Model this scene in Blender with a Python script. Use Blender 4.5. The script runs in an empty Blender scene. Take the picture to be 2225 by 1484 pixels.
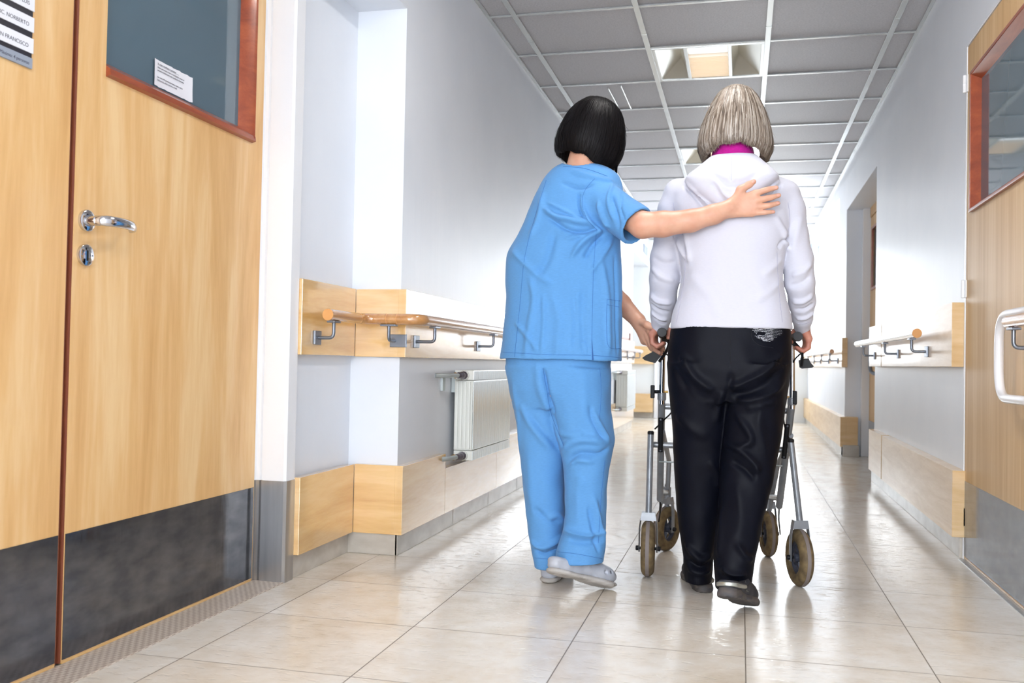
import bpy, bmesh, math, random
import numpy as np
from mathutils import Vector, Matrix
from mathutils.bvhtree import BVHTree
random.seed(7); rng = np.random.default_rng(7)
SC = bpy.context.scene
COL = SC.collection
V = Vector
# ------------------------------------------------------------------ camera
CR = np.array([0.97090273, 0.23872924, 0.01887420]); CU = np.array([-0.01318609, -0.02540143, 0.99959036]); CF = np.array([-0.23911088, 0.97075389, 0.02151441]); FPX = 2022.6323
CC = np.array([0.0, 0.0, 0.74])
cd = bpy.data.cameras.new('camera'); cam = bpy.data.objects.new('camera', cd); COL.objects.link(cam)
cam.matrix_world = Matrix(((CR[0], CU[0], -CF[0], CC[0]), (CR[1], CU[1], -CF[1], CC[1]), (CR[2], CU[2], -CF[2], CC[2]), (0, 0, 0, 1)))
cd.sensor_fit = 'HORIZONTAL'; cd.sensor_width = 36.0; cd.lens = FPX / 2225 * 36.0
cd.clip_start = 0.05; cd.clip_end = 100
cd.dof.use_dof = True; cd.dof.focus_distance = 3.1; cd.dof.aperture_fstop = 5.0
SC.camera = cam
# ------------------------------------------------------------------ world, lights, exposure
w = bpy.data.worlds.new('World'); SC.world = w; w.use_nodes = True
bg = w.node_tree.nodes['Background']; bg.inputs[0].default_value = (0.86, 0.93, 1.0, 1); bg.inputs[1].default_value = 7.5
SC.view_settings.view_transform = 'Standard'; SC.view_settings.look = 'None'; SC.view_settings.gamma = 1.0
SC.view_settings.exposure = -0.04
try: SC.view_settings.use_curve_mapping = False
except Exception: pass
def area(name, loc, target, sx, sy, power, color=(1, 1, 1), portal=False):
    l = bpy.data.lights.new(name, 'AREA'); l.shape = 'RECTANGLE'; l.size = sx; l.size_y = sy; l.energy = power; l.color = color
    o = bpy.data.objects.new(name, l); COL.objects.link(o); o.location = loc
    d = V(target) - V(loc); o.rotation_euler = d.to_track_quat('-Z', 'Y').to_euler()
    if portal: l.cycles.is_portal = True
    return o
area('added_right_window_portal', (.99, 10.8, 1.69), (0, 10.8, 1.6), 3.5, 1.15, 1, portal=True)  # portal of the added right window, there for bright board reflections
area('rear_fill', (-.55, -3.9, 1.35), (.35, 5, 1.25), 1.05, 1.85, 90, (.94, .97, 1))  # added frontal fill, placed at the unseen rear window
area('left_window_fill', (-1.34, -2.2, 1.55), (.9, -.6, 1.35), 1.9, 1.2, 110, (.94, .97, 1))  # added fill from an unseen left window, brightens the right wall
area('far_daylight', (.10, 12.97, 1.55), (.10, 0, 1.3), 1.30, 1.45, 32, (.95, .98, 1))
# sky portals: far window, and an unseen rear window added for frontal light
area('far_window_daylight', (0.10, 12.98, 1.55), (0.10, 0, 1.3), 1.36, 1.5, 1, portal=True)
area('added_rear_window_portal', (-0.1, -3.98, 1.35), (-0.1, 5, 1.2), 2.0, 1.9, 1, portal=True)
WX0, WX1, WZ0, WZ1 = -0.58, 0.78, 0.80, 2.30       # far window opening
def S(px, py, y):
    d = CF * FPX + CR * (px - 1112.5) - CU * (py - 742); t = (y - CC[1]) / d[1]; return CC + d * t
def SA(px, py, ax, val):
    d = CF * FPX + CR * (px - 1112.5) - CU * (py - 742); t = (val - CC[ax]) / d[ax]; return CC + d * t
# ------------------------------------------------------------------ materials
def lin(c):
    return tuple(((x / 255) / 12.92 if x / 255 <= .04045 else ((x / 255 + .055) / 1.055) ** 2.4) for x in c)
def mat(name, rgb, rough=.5, metal=0, spec=.5, coat=0, ior=None, **k):
    m = bpy.data.materials.new(name); m.use_nodes = True; b = m.node_tree.nodes['Principled BSDF']
    b.inputs['Base Color'].default_value = (*lin(rgb), 1); b.inputs['Roughness'].default_value = rough
    b.inputs['Metallic'].default_value = metal; b.inputs['Specular IOR Level'].default_value = spec
    b.inputs['Coat Weight'].default_value = coat; b.inputs['Coat IOR'].default_value = k.get('coat_ior', 1.5); b.inputs['Coat Roughness'].default_value = k.get('coat_rough', .1)
    if k.get('sheen'): b.inputs['Sheen Weight'].default_value = k['sheen']
    if k.get('sss'):
        b.inputs['Subsurface Weight'].default_value = k['sss']; b.inputs['Subsurface Radius'].default_value = (.02, .008, .004); b.inputs['Subsurface Scale'].default_value = .3
    return m
def N(m, t, **kw):
    n = m.node_tree.nodes.new(t)
    for a, b in kw.items(): setattr(n, a, b)
    return n
def L(m, a, b): m.node_tree.links.new(a, b)
def B(m): return m.node_tree.nodes['Principled BSDF']
def coords(m, scale=(1, 1, 1), src='Object'):
    t = N(m, 'ShaderNodeTexCoord'); mp = N(m, 'ShaderNodeMapping'); mp.inputs['Scale'].default_value = scale
    L(m, t.outputs[src], mp.inputs['Vector']); return mp.outputs[0]
def ramp(m, fac, stops):
    r = N(m, 'ShaderNodeValToRGB'); e = r.color_ramp.elements
    while len(e) < len(stops): e.new(.5)
    for x, (p, c) in zip(e, stops): x.position = p; x.color = (*lin(c), 1)
    L(m, fac, r.inputs[0]); return r.outputs[0]
def noise(m, vec, scale, detail=4, rough=.5, dist=0):
    n = N(m, 'ShaderNodeTexNoise'); n.inputs['Scale'].default_value = scale; n.inputs['Detail'].default_value = detail
    n.inputs['Roughness'].default_value = rough; n.inputs['Distortion'].default_value = dist; L(m, vec, n.inputs['Vector']); return n.outputs['Fac']
def bump(m, h, strength=.2, dist=.002, prev=None):
    b = N(m, 'ShaderNodeBump'); b.inputs['Strength'].default_value = strength; b.inputs['Distance'].default_value = dist
    L(m, h, b.inputs['Height'])
    if prev: L(m, prev, b.inputs['Normal'])
    L(m, b.outputs[0], B(m).inputs['Normal']); return b.outputs[0]
def noisy(name, a, b, scale, vec=(1, 1, 1), rough=.5, bstr=0, bdist=.001, detail=4, lo=.3, hi=.7, **k):
    m = mat(name, a, rough, **k); f = noise(m, coords(m, vec), scale, detail)
    L(m, ramp(m, f, [(lo, a), (hi, b)]), B(m).inputs['Base Color'])
    if bstr: bump(m, f, bstr, bdist)
    return m
def wood(name, cols, vec, rough=.35, coat=.3, spec=.5, **k):
    m = mat(name, cols[0], rough, coat=coat, coat_rough=.10, spec=spec, **k); c = coords(m, vec)
    f1 = noise(m, c, 1.0, 5, .55, .8); f2 = noise(m, coords(m, tuple(x * 7 for x in vec)), 1.0, 3, .6, .2)
    mx = N(m, 'ShaderNodeMath', operation='MULTIPLY_ADD'); mx.inputs[1].default_value = .22; L(m, f2, mx.inputs[0]); 
    m2 = N(m, 'ShaderNodeMath', operation='MULTIPLY'); m2.inputs[1].default_value = .8; L(m, f1, m2.inputs[0]); L(m, m2.outputs[0], mx.inputs[2])
    L(m, ramp(m, mx.outputs[0], [(.32, cols[0]), (.5, cols[1]), (.66, cols[2])]), B(m).inputs['Base Color'])
    return m
M = {}
M['wall'] = noisy('wall_paint', (226, 231, 239), (232, 236, 243), 3, rough=.42, bstr=.05, bdist=.002, coat=.18, coat_rough=.28)
# rolled gloss paint on the walls: faint vertical ripple
_c = coords(M['wall'], (2, 14, .6)); _f = noise(M['wall'], _c, 1.3, 3); bump(M['wall'], _f, .10, .012)
M['trim'] = mat('white_gloss_paint', (240, 241, 244), .25)
M['end'] = noisy('far_wall_paint', (236, 240, 240), (242, 244, 244), 2, rough=.4)
DOORC = [(210, 160, 98), (227, 182, 122), (237, 201, 148)]
M['door'] = wood('maple_door_veneer', DOORC, (9, 9, .9), .38, .25)
M['doorR'] = wood('maple_door_veneer_right', [(198, 156, 104), (212, 174, 124), (222, 188, 142)], (14, 14, .6), .45, .0, .35)
M['board'] = wood('beech_board_veneer', [(214, 166, 100), (228, 184, 118), (236, 196, 136)], (2.0, 2.0, 16), .22, 1.0, coat_ior=1.8)
M['boardR'] = wood('scuffed_beech_veneer', [(206, 166, 112), (218, 182, 130), (228, 196, 150)], (2.0, 2.0, 16), .36, .28)
M['rail'] = wood('round_wooden_rail', [(176, 118, 66), (196, 140, 84), (206, 154, 98)], (30, 2.5, 30), .2, 1.0, coat_ior=1.7)
M['railend'] = mat('rail_end_grain', (222, 160, 96), .5)
M['brown'] = wood('reddish_window_bead', [(134, 58, 30), (156, 72, 40), (172, 86, 48)], (20, 3, 20), .3, .4)
M['edge'] = mat('brown_door_edging', (128, 66, 44), .5)
M['steel'] = noisy('scuffed_kick_plate', (96, 98, 104), (128, 128, 130), 5, (1, 2.2, 5), rough=.34, metal=.85, detail=9, lo=.35, hi=.75)
_m = M['steel']; _f = noise(_m, coords(_m, (1, 30, 4)), 3, 6); L(_m, ramp(_m, _f, [(.3, (70, 70, 70)), (.75, (125, 125, 125))]), B(_m).inputs['Roughness'])
M['steelL'] = noisy('brushed_jamb_steel', (168, 168, 170), (190, 190, 190), 4, (8, 8, .6), rough=.3, metal=.9)
M['chrome'] = mat('polished_chrome', (210, 210, 214), .09, 1)
M['bracket'] = mat('grey_rail_bracket', (128, 134, 144), .33, .7)
M['glass'] = mat('grey_door_glass', (90, 110, 122), .04, 0, .8)
M['dark'] = mat('black_void', (12, 12, 14), .8)
M['paper'] = mat('white_paper', (232, 232, 238), .7)
M['ink'] = mat('black_ink', (40, 42, 60), .7)
M['black'] = mat('black_sign_plastic', (20, 18, 34), .4)
M['grey'] = mat('grey_sign_plastic', (150, 158, 172), .5)
M['skirt'] = noisy('stone_skirting', (176, 168, 156), (204, 198, 188), 9, (1, 1, 1.6), rough=.32, bstr=.5, bdist=.002, detail=8, coat=.2)
M['rad'] = mat('radiator_enamel', (232, 234, 228), .22)
M['radpanel'] = mat('radiator_front_enamel', (206, 212, 212), .16, .35)
M['pipe'] = mat('galvanised_pipe', (186, 194, 194), .35, .5)
M['brass'] = mat('brass_nut', (190, 150, 90), .35, .8)
M['valve'] = mat('worn_valve_nickel', (112, 106, 116), .3, .7)
# floor tiles
def floor_mat():
    m = mat('beige_ceramic_tiles', (214, 204, 190), .12, spec=.5, coat=.0)
    c = coords(m); sx = N(m, 'ShaderNodeSeparateXYZ'); L(m, c, sx.inputs[0])
    def mth(op, a, b=None, cc=None):
        n = N(m, 'ShaderNodeMath', operation=op)
        for i, x in enumerate((a, b, cc)):
            if x is None: continue
            if isinstance(x, (int, float)): n.inputs[i].default_value = x
            else: L(m, x, n.inputs[i])
        return n.outputs[0]
    tx, ty, ox, oy = .4465, .4290, -1.3185, 2.032
    ux = mth('DIVIDE', mth('SUBTRACT', sx.outputs[0], ox), tx); uy = mth('DIVIDE', mth('SUBTRACT', sx.outputs[1], oy), ty)
    ex = mth('MULTIPLY', mth('ABSOLUTE', mth('SUBTRACT', mth('FRACT', ux), .5)), tx); ey = mth('MULTIPLY', mth('ABSOLUTE', mth('SUBTRACT', mth('FRACT', uy), .5)), ty)
    gx = mth('GREATER_THAN', ex, tx / 2 - .0016); gy = mth('GREATER_THAN', ey, ty / 2 - .0016); g = mth('MAXIMUM', gx, gy)
    cb = N(m, 'ShaderNodeCombineXYZ'); L(m, mth('FLOOR', ux), cb.inputs[0]); L(m, mth('FLOOR', uy), cb.inputs[1])
    wn = N(m, 'ShaderNodeTexWhiteNoise'); L(m, cb.outputs[0], wn.inputs['Vector'])
    off = N(m, 'ShaderNodeVectorMath', operation='MULTIPLY_ADD'); L(m, wn.outputs['Color'], off.inputs[0]); off.inputs[1].default_value = (9, 9, 9); L(m, c, off.inputs[2])
    f = noise(m, off.outputs[0], 3.2, 8, .62, .4); f2 = noise(m, off.outputs[0], 14, 6, .7)
    f3 = mth('MULTIPLY_ADD', f2, .35, mth('MULTIPLY', f, .65))
    colr = ramp(m, f3, [(.34, (204, 190, 170)), (.47, (220, 210, 195)), (.62, (229, 224, 215))])
    mx = N(m, 'ShaderNodeMix', data_type='RGBA'); L(m, g, mx.inputs['Factor']); L(m, colr, mx.inputs['A']); mx.inputs['B'].default_value = (*lin((128, 118, 106)), 1)
    L(m, mx.outputs['Result'], B(m).inputs['Base Color'])
    r = mth('MULTIPLY_ADD', f2, .16, .10); L(m, mth('ADD', r, mth('MULTIPLY', g, .3)), B(m).inputs['Roughness'])
    vec2 = N(m, 'ShaderNodeVectorMath', operation='MULTIPLY'); L(m, off.outputs[0], vec2.inputs[0]); vec2.inputs[1].default_value = (22, 55, 1)
    pit = noise(m, vec2.outputs[0], 1.0, 3, .6); pit2 = mth('MINIMUM', mth('MAXIMUM', mth('MULTIPLY_ADD', pit, 8, -2.4), 0), 1)
    h = mth('SUBTRACT', pit2, mth('MULTIPLY', g, 1.0)); bump(m, h, .6, .0010)
    return m
M['floor'] = floor_mat()
def ceil_mat():
    m = mat('mineral_ceiling_tile', (150, 150, 154), .5, spec=.4)
    f = noise(m, coords(m, (26, 40, 1)), 4.0, 5, .7); L(m, ramp(m, f, [(.3, (186, 186, 191)), (.7, (214, 213, 217))]), B(m).inputs['Base Color'])
    B(m).inputs['Roughness'].default_value = .5; B(m).inputs['Specular IOR Level'].default_value = .25
    bump(m, f, .8, .004); return m
M['ceil'] = ceil_mat()
M['tbar'] = mat('pale_metal_tee_bar', (196, 200, 200), .26, .6)
M['strip'] = noisy('ribbed_threshold', (184, 168, 152), (198, 184, 170), 60, rough=.4)
_m = M['strip']; _w = N(_m, 'ShaderNodeTexChecker'); _w.inputs['Scale'].default_value = 1; L(_m, coords(_m, (110, 70, 1)), _w.inputs['Vector']); bump(_m, _w.outputs['Fac'], .8, .002); _x = N(_m, 'ShaderNodeMix', data_type='RGBA'); L(_m, _w.outputs['Fac'], _x.inputs['Factor']); _x.inputs['A'].default_value = (*lin((176, 160, 146)), 1); _x.inputs['B'].default_value = (*lin((204, 192, 178)), 1); L(_m, _x.outputs['Result'], B(_m).inputs['Base Color'])
# ------------------------------------------------------------------ mesh helpers
def new_obj(name, me, m, parent=None):
    o = bpy.data.objects.new(name, me); COL.objects.link(o)
    if m is not None:
        for x in (m if isinstance(m, (list, tuple)) else [m]): me.materials.append(x)
    if parent is not None:
        p = parent; off = V((0, 0, 0))
        while p is not None: off += p.location; p = p.parent
        me.transform(Matrix.Translation(-off)); o.parent = parent
    return o
def fin(name, bm, m, parent=None, smooth=True, auto=math.radians(38)):
    bmesh.ops.recalc_face_normals(bm, faces=bm.faces)
    if smooth:
        for f in bm.faces: f.smooth = True
        for e in bm.edges:
            if len(e.link_faces) == 2:
                g = e.calc_face_angle(0)
                if g > auto: e.smooth = False
                elif g > .15:
                    q, w_ = e.link_faces[0].calc_area(), e.link_faces[1].calc_area()
                    if max(q, w_) > 8 * min(q, w_): e.smooth = False
    me = bpy.data.meshes.new(name); bm.to_mesh(me); bm.free(); return new_obj(name, me, m, parent)
def NB(): return bmesh.new()
def box(bm, x0, x1, y0, y1, z0, z1, bev=0, mi=0):
    r = bmesh.ops.create_cube(bm, size=1); vs = r['verts']
    for v in vs: v.co = V(((x0 + x1) / 2 + v.co.x * (x1 - x0), (y0 + y1) / 2 + v.co.y * (y1 - y0), (z0 + z1) / 2 + v.co.z * (z1 - z0)))
    fs = list({f for v in vs for f in v.link_faces})
    for f in fs: f.material_index = mi
    if bev:
        es = list({e for v in vs for e in v.link_edges}); bmesh.ops.bevel(bm, geom=es, offset=bev, segments=2, affect='EDGES', profile=.6)
    return vs
def tube(bm, pts, r, seg=14, cap=True, mi=0, flat=None, up=None):
    pts = [V(p) for p in pts]; n = len(pts); rs = list(r) if isinstance(r, (list, tuple)) else [r] * n
    rings = []; prev = None
    for i, p in enumerate(pts):
        t = (pts[min(i + 1, n - 1)] - pts[max(i - 1, 0)]).normalized()
        if prev is None:
            a = V(up) if up is not None else (V((0, 0, 1)) if abs(t.z) < .9 else V((1, 0, 0)))
            a = (a - t * a.dot(t)).normalized()
        else: a = (prev - t * prev.dot(t)).normalized()
        prev = a; b = t.cross(a); fa, fb = flat if flat else (1, 1)
        rings.append([bm.verts.new(p + (a * math.cos(k) * fa + b * math.sin(k) * fb) * rs[i]) for k in [2 * math.pi * j / seg for j in range(seg)]])
    for i in range(n - 1):
        for j in range(seg):
            f = bm.faces.new((rings[i][j], rings[i][(j + 1) % seg], rings[i + 1][(j + 1) % seg], rings[i + 1][j])); f.material_index = mi
    if cap:
        f = bm.faces.new(rings[0][::-1]); f.material_index = mi; f = bm.faces.new(rings[-1]); f.material_index = mi
    return rings
def curve_pts(pts, n=8):
    P = [np.array(p, float) for p in pts]; out = []
    for i in range(len(P) - 1):
        p0, p1, p2, p3 = P[max(i - 1, 0)], P[i], P[i + 1], P[min(i + 2, len(P) - 1)]
        for k in range(n):
            t = k / n; out.append(.5 * ((2 * p1) + (-p0 + p2) * t + (2 * p0 - 5 * p1 + 4 * p2 - p3) * t * t + (-p0 + 3 * p1 - 3 * p2 + p3) * t ** 3))
    out.append(P[-1]); return out
def fillet(pts, r, n=6):
    P = [V(p) for p in pts]; out = [P[0]]
    for i in range(1, len(P) - 1):
        a = (P[i - 1] - P[i]).normalized(); b = (P[i + 1] - P[i]).normalized(); s = P[i] + a * r; e = P[i] + b * r
        for k in range(n + 1):
            t = k / n; out.append(s * (1 - t) ** 2 + P[i] * 2 * t * (1 - t) + e * t * t)
    out.append(P[-1]); return out
def lathe(bm, c, axis, prof, seg=32, mi=0):
    """prof: list of (radius, distance along axis)"""
    ax = V(axis).normalized(); a = V((0, 0, 1)) if abs(ax.z) < .9 else V((1, 0, 0)); a = (a - ax * a.dot(ax)).normalized(); b = ax.cross(a); rings = []
    for r, h in prof:
        rings.append([bm.verts.new(V(c) + ax * h + (a * math.cos(k) + b * math.sin(k)) * max(r, 1e-5)) for k in [2 * math.pi * j / seg for j in range(seg)]])
    for i in range(len(rings) - 1):
        for j in range(seg): bm.faces.new((rings[i][j], rings[i][(j + 1) % seg], rings[i + 1][(j + 1) % seg], rings[i + 1][j])).material_index = mi
    bm.faces.new(rings[0][::-1]).material_index = mi; bm.faces.new(rings[-1]).material_index = mi
def prism(bm, pts, d, mi=0):
    """closed polygon pts extruded by vector d"""
    a = [bm.verts.new(V(p)) for p in pts]; b = [bm.verts.new(V(p) + V(d)) for p in pts]; n = len(pts)
    bm.faces.new(a[::-1]).material_index = mi; bm.faces.new(b).material_index = mi
    for i in range(n): bm.faces.new((a[i], a[(i + 1) % n], b[(i + 1) % n], b[i])).material_index = mi
def thing(name, label, cat, loc=(0, 0, 0), group=None):
    o = bpy.data.objects.new(name, None); COL.objects.link(o); o.location = loc; o.empty_display_size = .1
    o['label'] = label; o['category'] = cat
    if group: o['group'] = group
    return o
def tag(o, label, cat, group=None):
    o['label'] = label; o['category'] = cat
    if group: o['group'] = group
    return o
def struct(o): o['kind'] = 'structure'; return o
def sempty(name, loc):
    o = bpy.data.objects.new(name, None); COL.objects.link(o); o.location = loc; o['kind'] = 'structure'; return o
def part(name, parent, m, fn, **k):
    bm = NB(); fn(bm); return fin(name, bm, m, parent, **k)
def text(name, s, size, loc, rot, m, parent, ext=.0004, align='LEFT'):
    c = bpy.data.curves.new(name, 'FONT'); c.body = s; c.size = size; c.extrude = ext; c.align_x = align
    o = bpy.data.objects.new(name, c); COL.objects.link(o); c.materials.append(m)
    off = V((0, 0, 0)); p = parent
    while p is not None: off += p.location; p = p.parent
    bpy.context.view_layer.update(); me = bpy.data.meshes.new_from_object(o); bpy.data.objects.remove(o)
    o = bpy.data.objects.new(name, me); COL.objects.link(o)
    o.location = V(loc) - off; o.rotation_euler = rot; o.parent = parent; return o
# ================================================================== SETTING
CZ = 2.465
# floor
fl = part('floor', None, M['floor'], lambda b: (box(b, -3.2, 1.3, -4.2, 13.2, -.06, 0)), smooth=False); struct(fl)
# left wall with the door alcove and the side hall at the far end
def wl(b):
    box(b, -1.46, -1.26, 3.335, 11.07, 0, CZ + .1)
    box(b, -1.70, -1.26, .55, 3.335, 2.085, CZ + .1)
    box(b, -1.66, -1.46, 2.862, 3.335, 0, 2.085)
    box(b, -1.70, -1.60, .55, 2.862, 0, 2.085)
    box(b, -1.66, -1.26, -4.0, .55, 0, .9); box(b, -1.66, -1.26, -4.0, .55, 2.2, CZ + .1); box(b, -1.66, -1.26, -4.0, -3.2, .9, 2.2); box(b, -1.66, -1.26, -1.2, .55, .9, 2.2)
    box(b, -1.66, -1.26, 11.07, 13.1, 2.085, CZ + .1)
    box(b, -3.2, -3.1, 10.8, 13.1, 0, CZ + .1)
    box(b, -3.1, -1.46, 10.9, 11.07, 0, CZ + .1)
struct(part('wall_left', None, M['wall'], wl, smooth=False))
def wr(b):
    box(b, .86, 1.12, 4.003, 6.55, 0, CZ + .1)
    box(b, .86, 1.12, 2.74, 4.003, 2.028, CZ + .1)
    box(b, .86, 1.12, -4.0, 2.74, 0, CZ + .1); box(b, .91, 1.12, 2.74, 4.003, 0, 2.028)
    box(b, .86, 1.12, 6.55, 8.36, 2.085, CZ + .1)
    box(b, .86, 1.12, 8.36, 13.1, 0, 1.08); box(b, .86, 1.12, 8.36, 13.1, 2.30, CZ + .1); box(b, .86, 1.12, 8.36, 9.0, 1.08, 2.30); box(b, .86, 1.12, 12.6, 13.1, 1.08, 2.30)
    box(b, 1.10, 1.2, 6.5, 8.4, 0, 2.1)
struct(part('wall_right', None, M['wall'], wr, smooth=False))
def we(b):
    y0, y1 = 12.95, 13.1
    box(b, -3.1, WX0, y0, y1, 0, CZ + .1); box(b, WX1, .9, y0, y1, 0, CZ + .1)
    box(b, WX0, WX1, y0, y1, 0, WZ0); box(b, WX0, WX1, y0, y1, WZ1, CZ + .1)
struct(part('wall_far', None, M['end'], we, smooth=False))
def wn(b):
    box(b, -1.3, -1.1, -4.15, -4.0, 0, CZ + .1); box(b, .9, 1.1, -4.15, -4.0, 0, CZ + .1)
    box(b, -1.1, .9, -4.15, -4.0, 0, .4); box(b, -1.1, .9, -4.15, -4.0, 2.3, CZ + .1)
struct(part('wall_rear', None, M['wall'], wn, smooth=False))
gm = bpy.data.materials.new('clear_window_glass'); gm.use_nodes = True; nt = gm.node_tree; nt.nodes.clear()
_o = nt.nodes.new('ShaderNodeOutputMaterial'); _mx = nt.nodes.new('ShaderNodeMixShader'); _t = nt.nodes.new('ShaderNodeBsdfTransparent'); _g = nt.nodes.new('ShaderNodeBsdfGlossy'); _fr = nt.nodes.new('ShaderNodeFresnel')
_g.inputs['Roughness'].default_value = .02; _fr.inputs[0].default_value = 1.45
_ge = nt.nodes.new('ShaderNodeNewGeometry'); _ma = nt.nodes.new('ShaderNodeMath'); _ma.operation = 'MULTIPLY'; _m1 = nt.nodes.new('ShaderNodeMath'); _m1.operation = 'SUBTRACT'; _m1.inputs[0].default_value = 1
for a_, b_ in ((_ge.outputs['Backfacing'], _m1.inputs[1]), (_m1.outputs[0], _ma.inputs[0]), (_fr.outputs[0], _ma.inputs[1]), (_ma.outputs[0], _mx.inputs[0]), (_t.outputs[0], _mx.inputs[1]), (_g.outputs[0], _mx.inputs[2]), (_mx.outputs[0], _o.inputs[0])): nt.links.new(a_, b_)
def window(name, x0, x1, z0, z1, y, ins):
    w_ = sempty(name, ((x0 + x1) / 2, y, z0))
    def fr(b):
        t = .045
        box(b, x0, x1, y, y + .06, z0, z0 + t, .004); box(b, x0, x1, y, y + .06, z1 - t, z1, .004)
        box(b, x0, x0 + t, y, y + .06, z0 + t, z1 - t, .004); box(b, x1 - t, x1, y, y + .06, z0 + t, z1 - t, .004)
        box(b, (x0 + x1) / 2 - .03, (x0 + x1) / 2 + .03, y, y + .06, z0 + t, z1 - t, .004)
    part('window_frame', w_, M['trim'], fr)
    part('window_sill', w_, M['trim'], lambda b: box(b, x0 - .03, x1 + .03, min(y, y + .06 * ins) - .0 if ins > 0 else y - .02, y + .04 if ins > 0 else y + .1, z0 - .03, z0 - .001, .005))
    part('window_pane', w_, gm, lambda b: box(b, x0 + .02, x1 - .02, y + .026, y + .032, z0 + .02, z1 - .02), smooth=False)
window('window_1', WX0, WX1, WZ0, WZ1, 12.99, 1)
window('added_window_2', -1.1, .9, .4, 2.3, -4.1, 1)  # unseen rear window, added to light the near end from behind the camera
w4 = sempty('added_window_4', (-1.4, -2.2, .9))  # unseen side window, added to brighten the right wall
part('window_frame', w4, M['trim'], lambda b: (box(b, -1.44, -1.38, -3.2, -1.2, .90, .94, .003), box(b, -1.44, -1.38, -3.2, -1.2, 2.16, 2.2, .003), box(b, -1.44, -1.38, -3.2, -3.16, .94, 2.16, .003), box(b, -1.44, -1.38, -1.24, -1.2, .94, 2.16, .003), box(b, -1.435, -1.385, -2.22, -2.18, .94, 2.16, .003)))
part('window_pane', w4, gm, lambda b: box(b, -1.413, -1.407, -3.18, -1.22, .92, 2.18), smooth=False)
w3 = sempty('added_window_3', (.98, 10.8, 1.08))  # added window, gives the glossy boards something bright to reflect
part('window_frame', w3, M['trim'], lambda b: (box(b, .96, 1.02, 9.0, 12.6, 1.08, 1.12, .003), box(b, .96, 1.02, 9.0, 12.6, 2.26, 2.30, .003), box(b, .96, 1.02, 9.0, 9.04, 1.12, 2.26, .003), box(b, .96, 1.02, 12.56, 12.6, 1.12, 2.26, .003), box(b, .965, 1.015, 10.18, 10.22, 1.12, 2.26, .003), box(b, .965, 1.015, 11.38, 11.42, 1.12, 2.26, .003)))
part('window_pane', w3, gm, lambda b: box(b, .986, .992, 9.02, 12.58, 1.10, 2.28), smooth=False)
# ceiling: square tiles between tee bars, two cells carry light fittings
XB = [-1.12, -.515, .115, .725]; XE = [-1.26] + XB + [.86]
YB = [5.073 + .605 * k for k in range(-15, 14)]; YB = [y for y in YB if -4 < y < 13]; YE = [-4.15] + YB + [13.1]
LC = {}
for j in range(len(YE) - 1):
    k = round((YE[j] - 5.073) / .605)
    if abs(YE[j] - (5.073 + .605 * k)) < .01 and k % 4 == 0 and 0 < j < len(YE) - 2: LC[(2, j)] = k
def ce(b):
    for i in range(len(XE) - 1):
        for j in range(len(YE) - 1):
            if (i, j) in LC: continue
            x0, x1, y0, y1 = XE[i], XE[i + 1], YE[j], YE[j + 1]
            s = rng.uniform(0, .0035)
            box(b, x0, x1, y0, y1, CZ + .004 + s, CZ + .04)
    box(b, -3.2, -1.26, 10.8, 13.1, CZ + .004, CZ + .04)
    box(b, -1.3, .9, -4.15, 13.1, CZ + .16, CZ + .2)
ceil = struct(part('ceiling', None, M['ceil'], ce, smooth=False))
def gr(b):
    for x in XB: box(b, x - .014, x + .014, -4.0, 12.94, CZ - .004, CZ + .003, .001)
    for y in YB:
        for i in range(len(XE) - 1): box(b, XE[i] + .0145, XE[i + 1] - .0145, y - .009, y + .009, CZ - .003, CZ + .003)
    box(b, -1.2595, -1.243, 3.3, 11.1, CZ - .005, CZ + .003); box(b, .843, .8595, -4, 12.94, CZ - .005, CZ + .003)
    for x in XB:                                        # splice joints of the main tees
        for y in (4.85, 7.9, 10.9): box(b, x - .0155, x + .0155, y, y + .012, CZ - .0055, CZ + .002)
part('suspension_grid', ceil, M['tbar'], gr, smooth=False)
def cracks(b):
    for a_, b_ in (((1349, 186), (1371, 236)), ((1322, 192), (1345, 236))):
        p = SA(*a_, 2, CZ); q = SA(*b_, 2, CZ); tube(b, [p, q], .004, 6)
part('cut_edge', ceil, M['tbar'], cracks)
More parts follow.
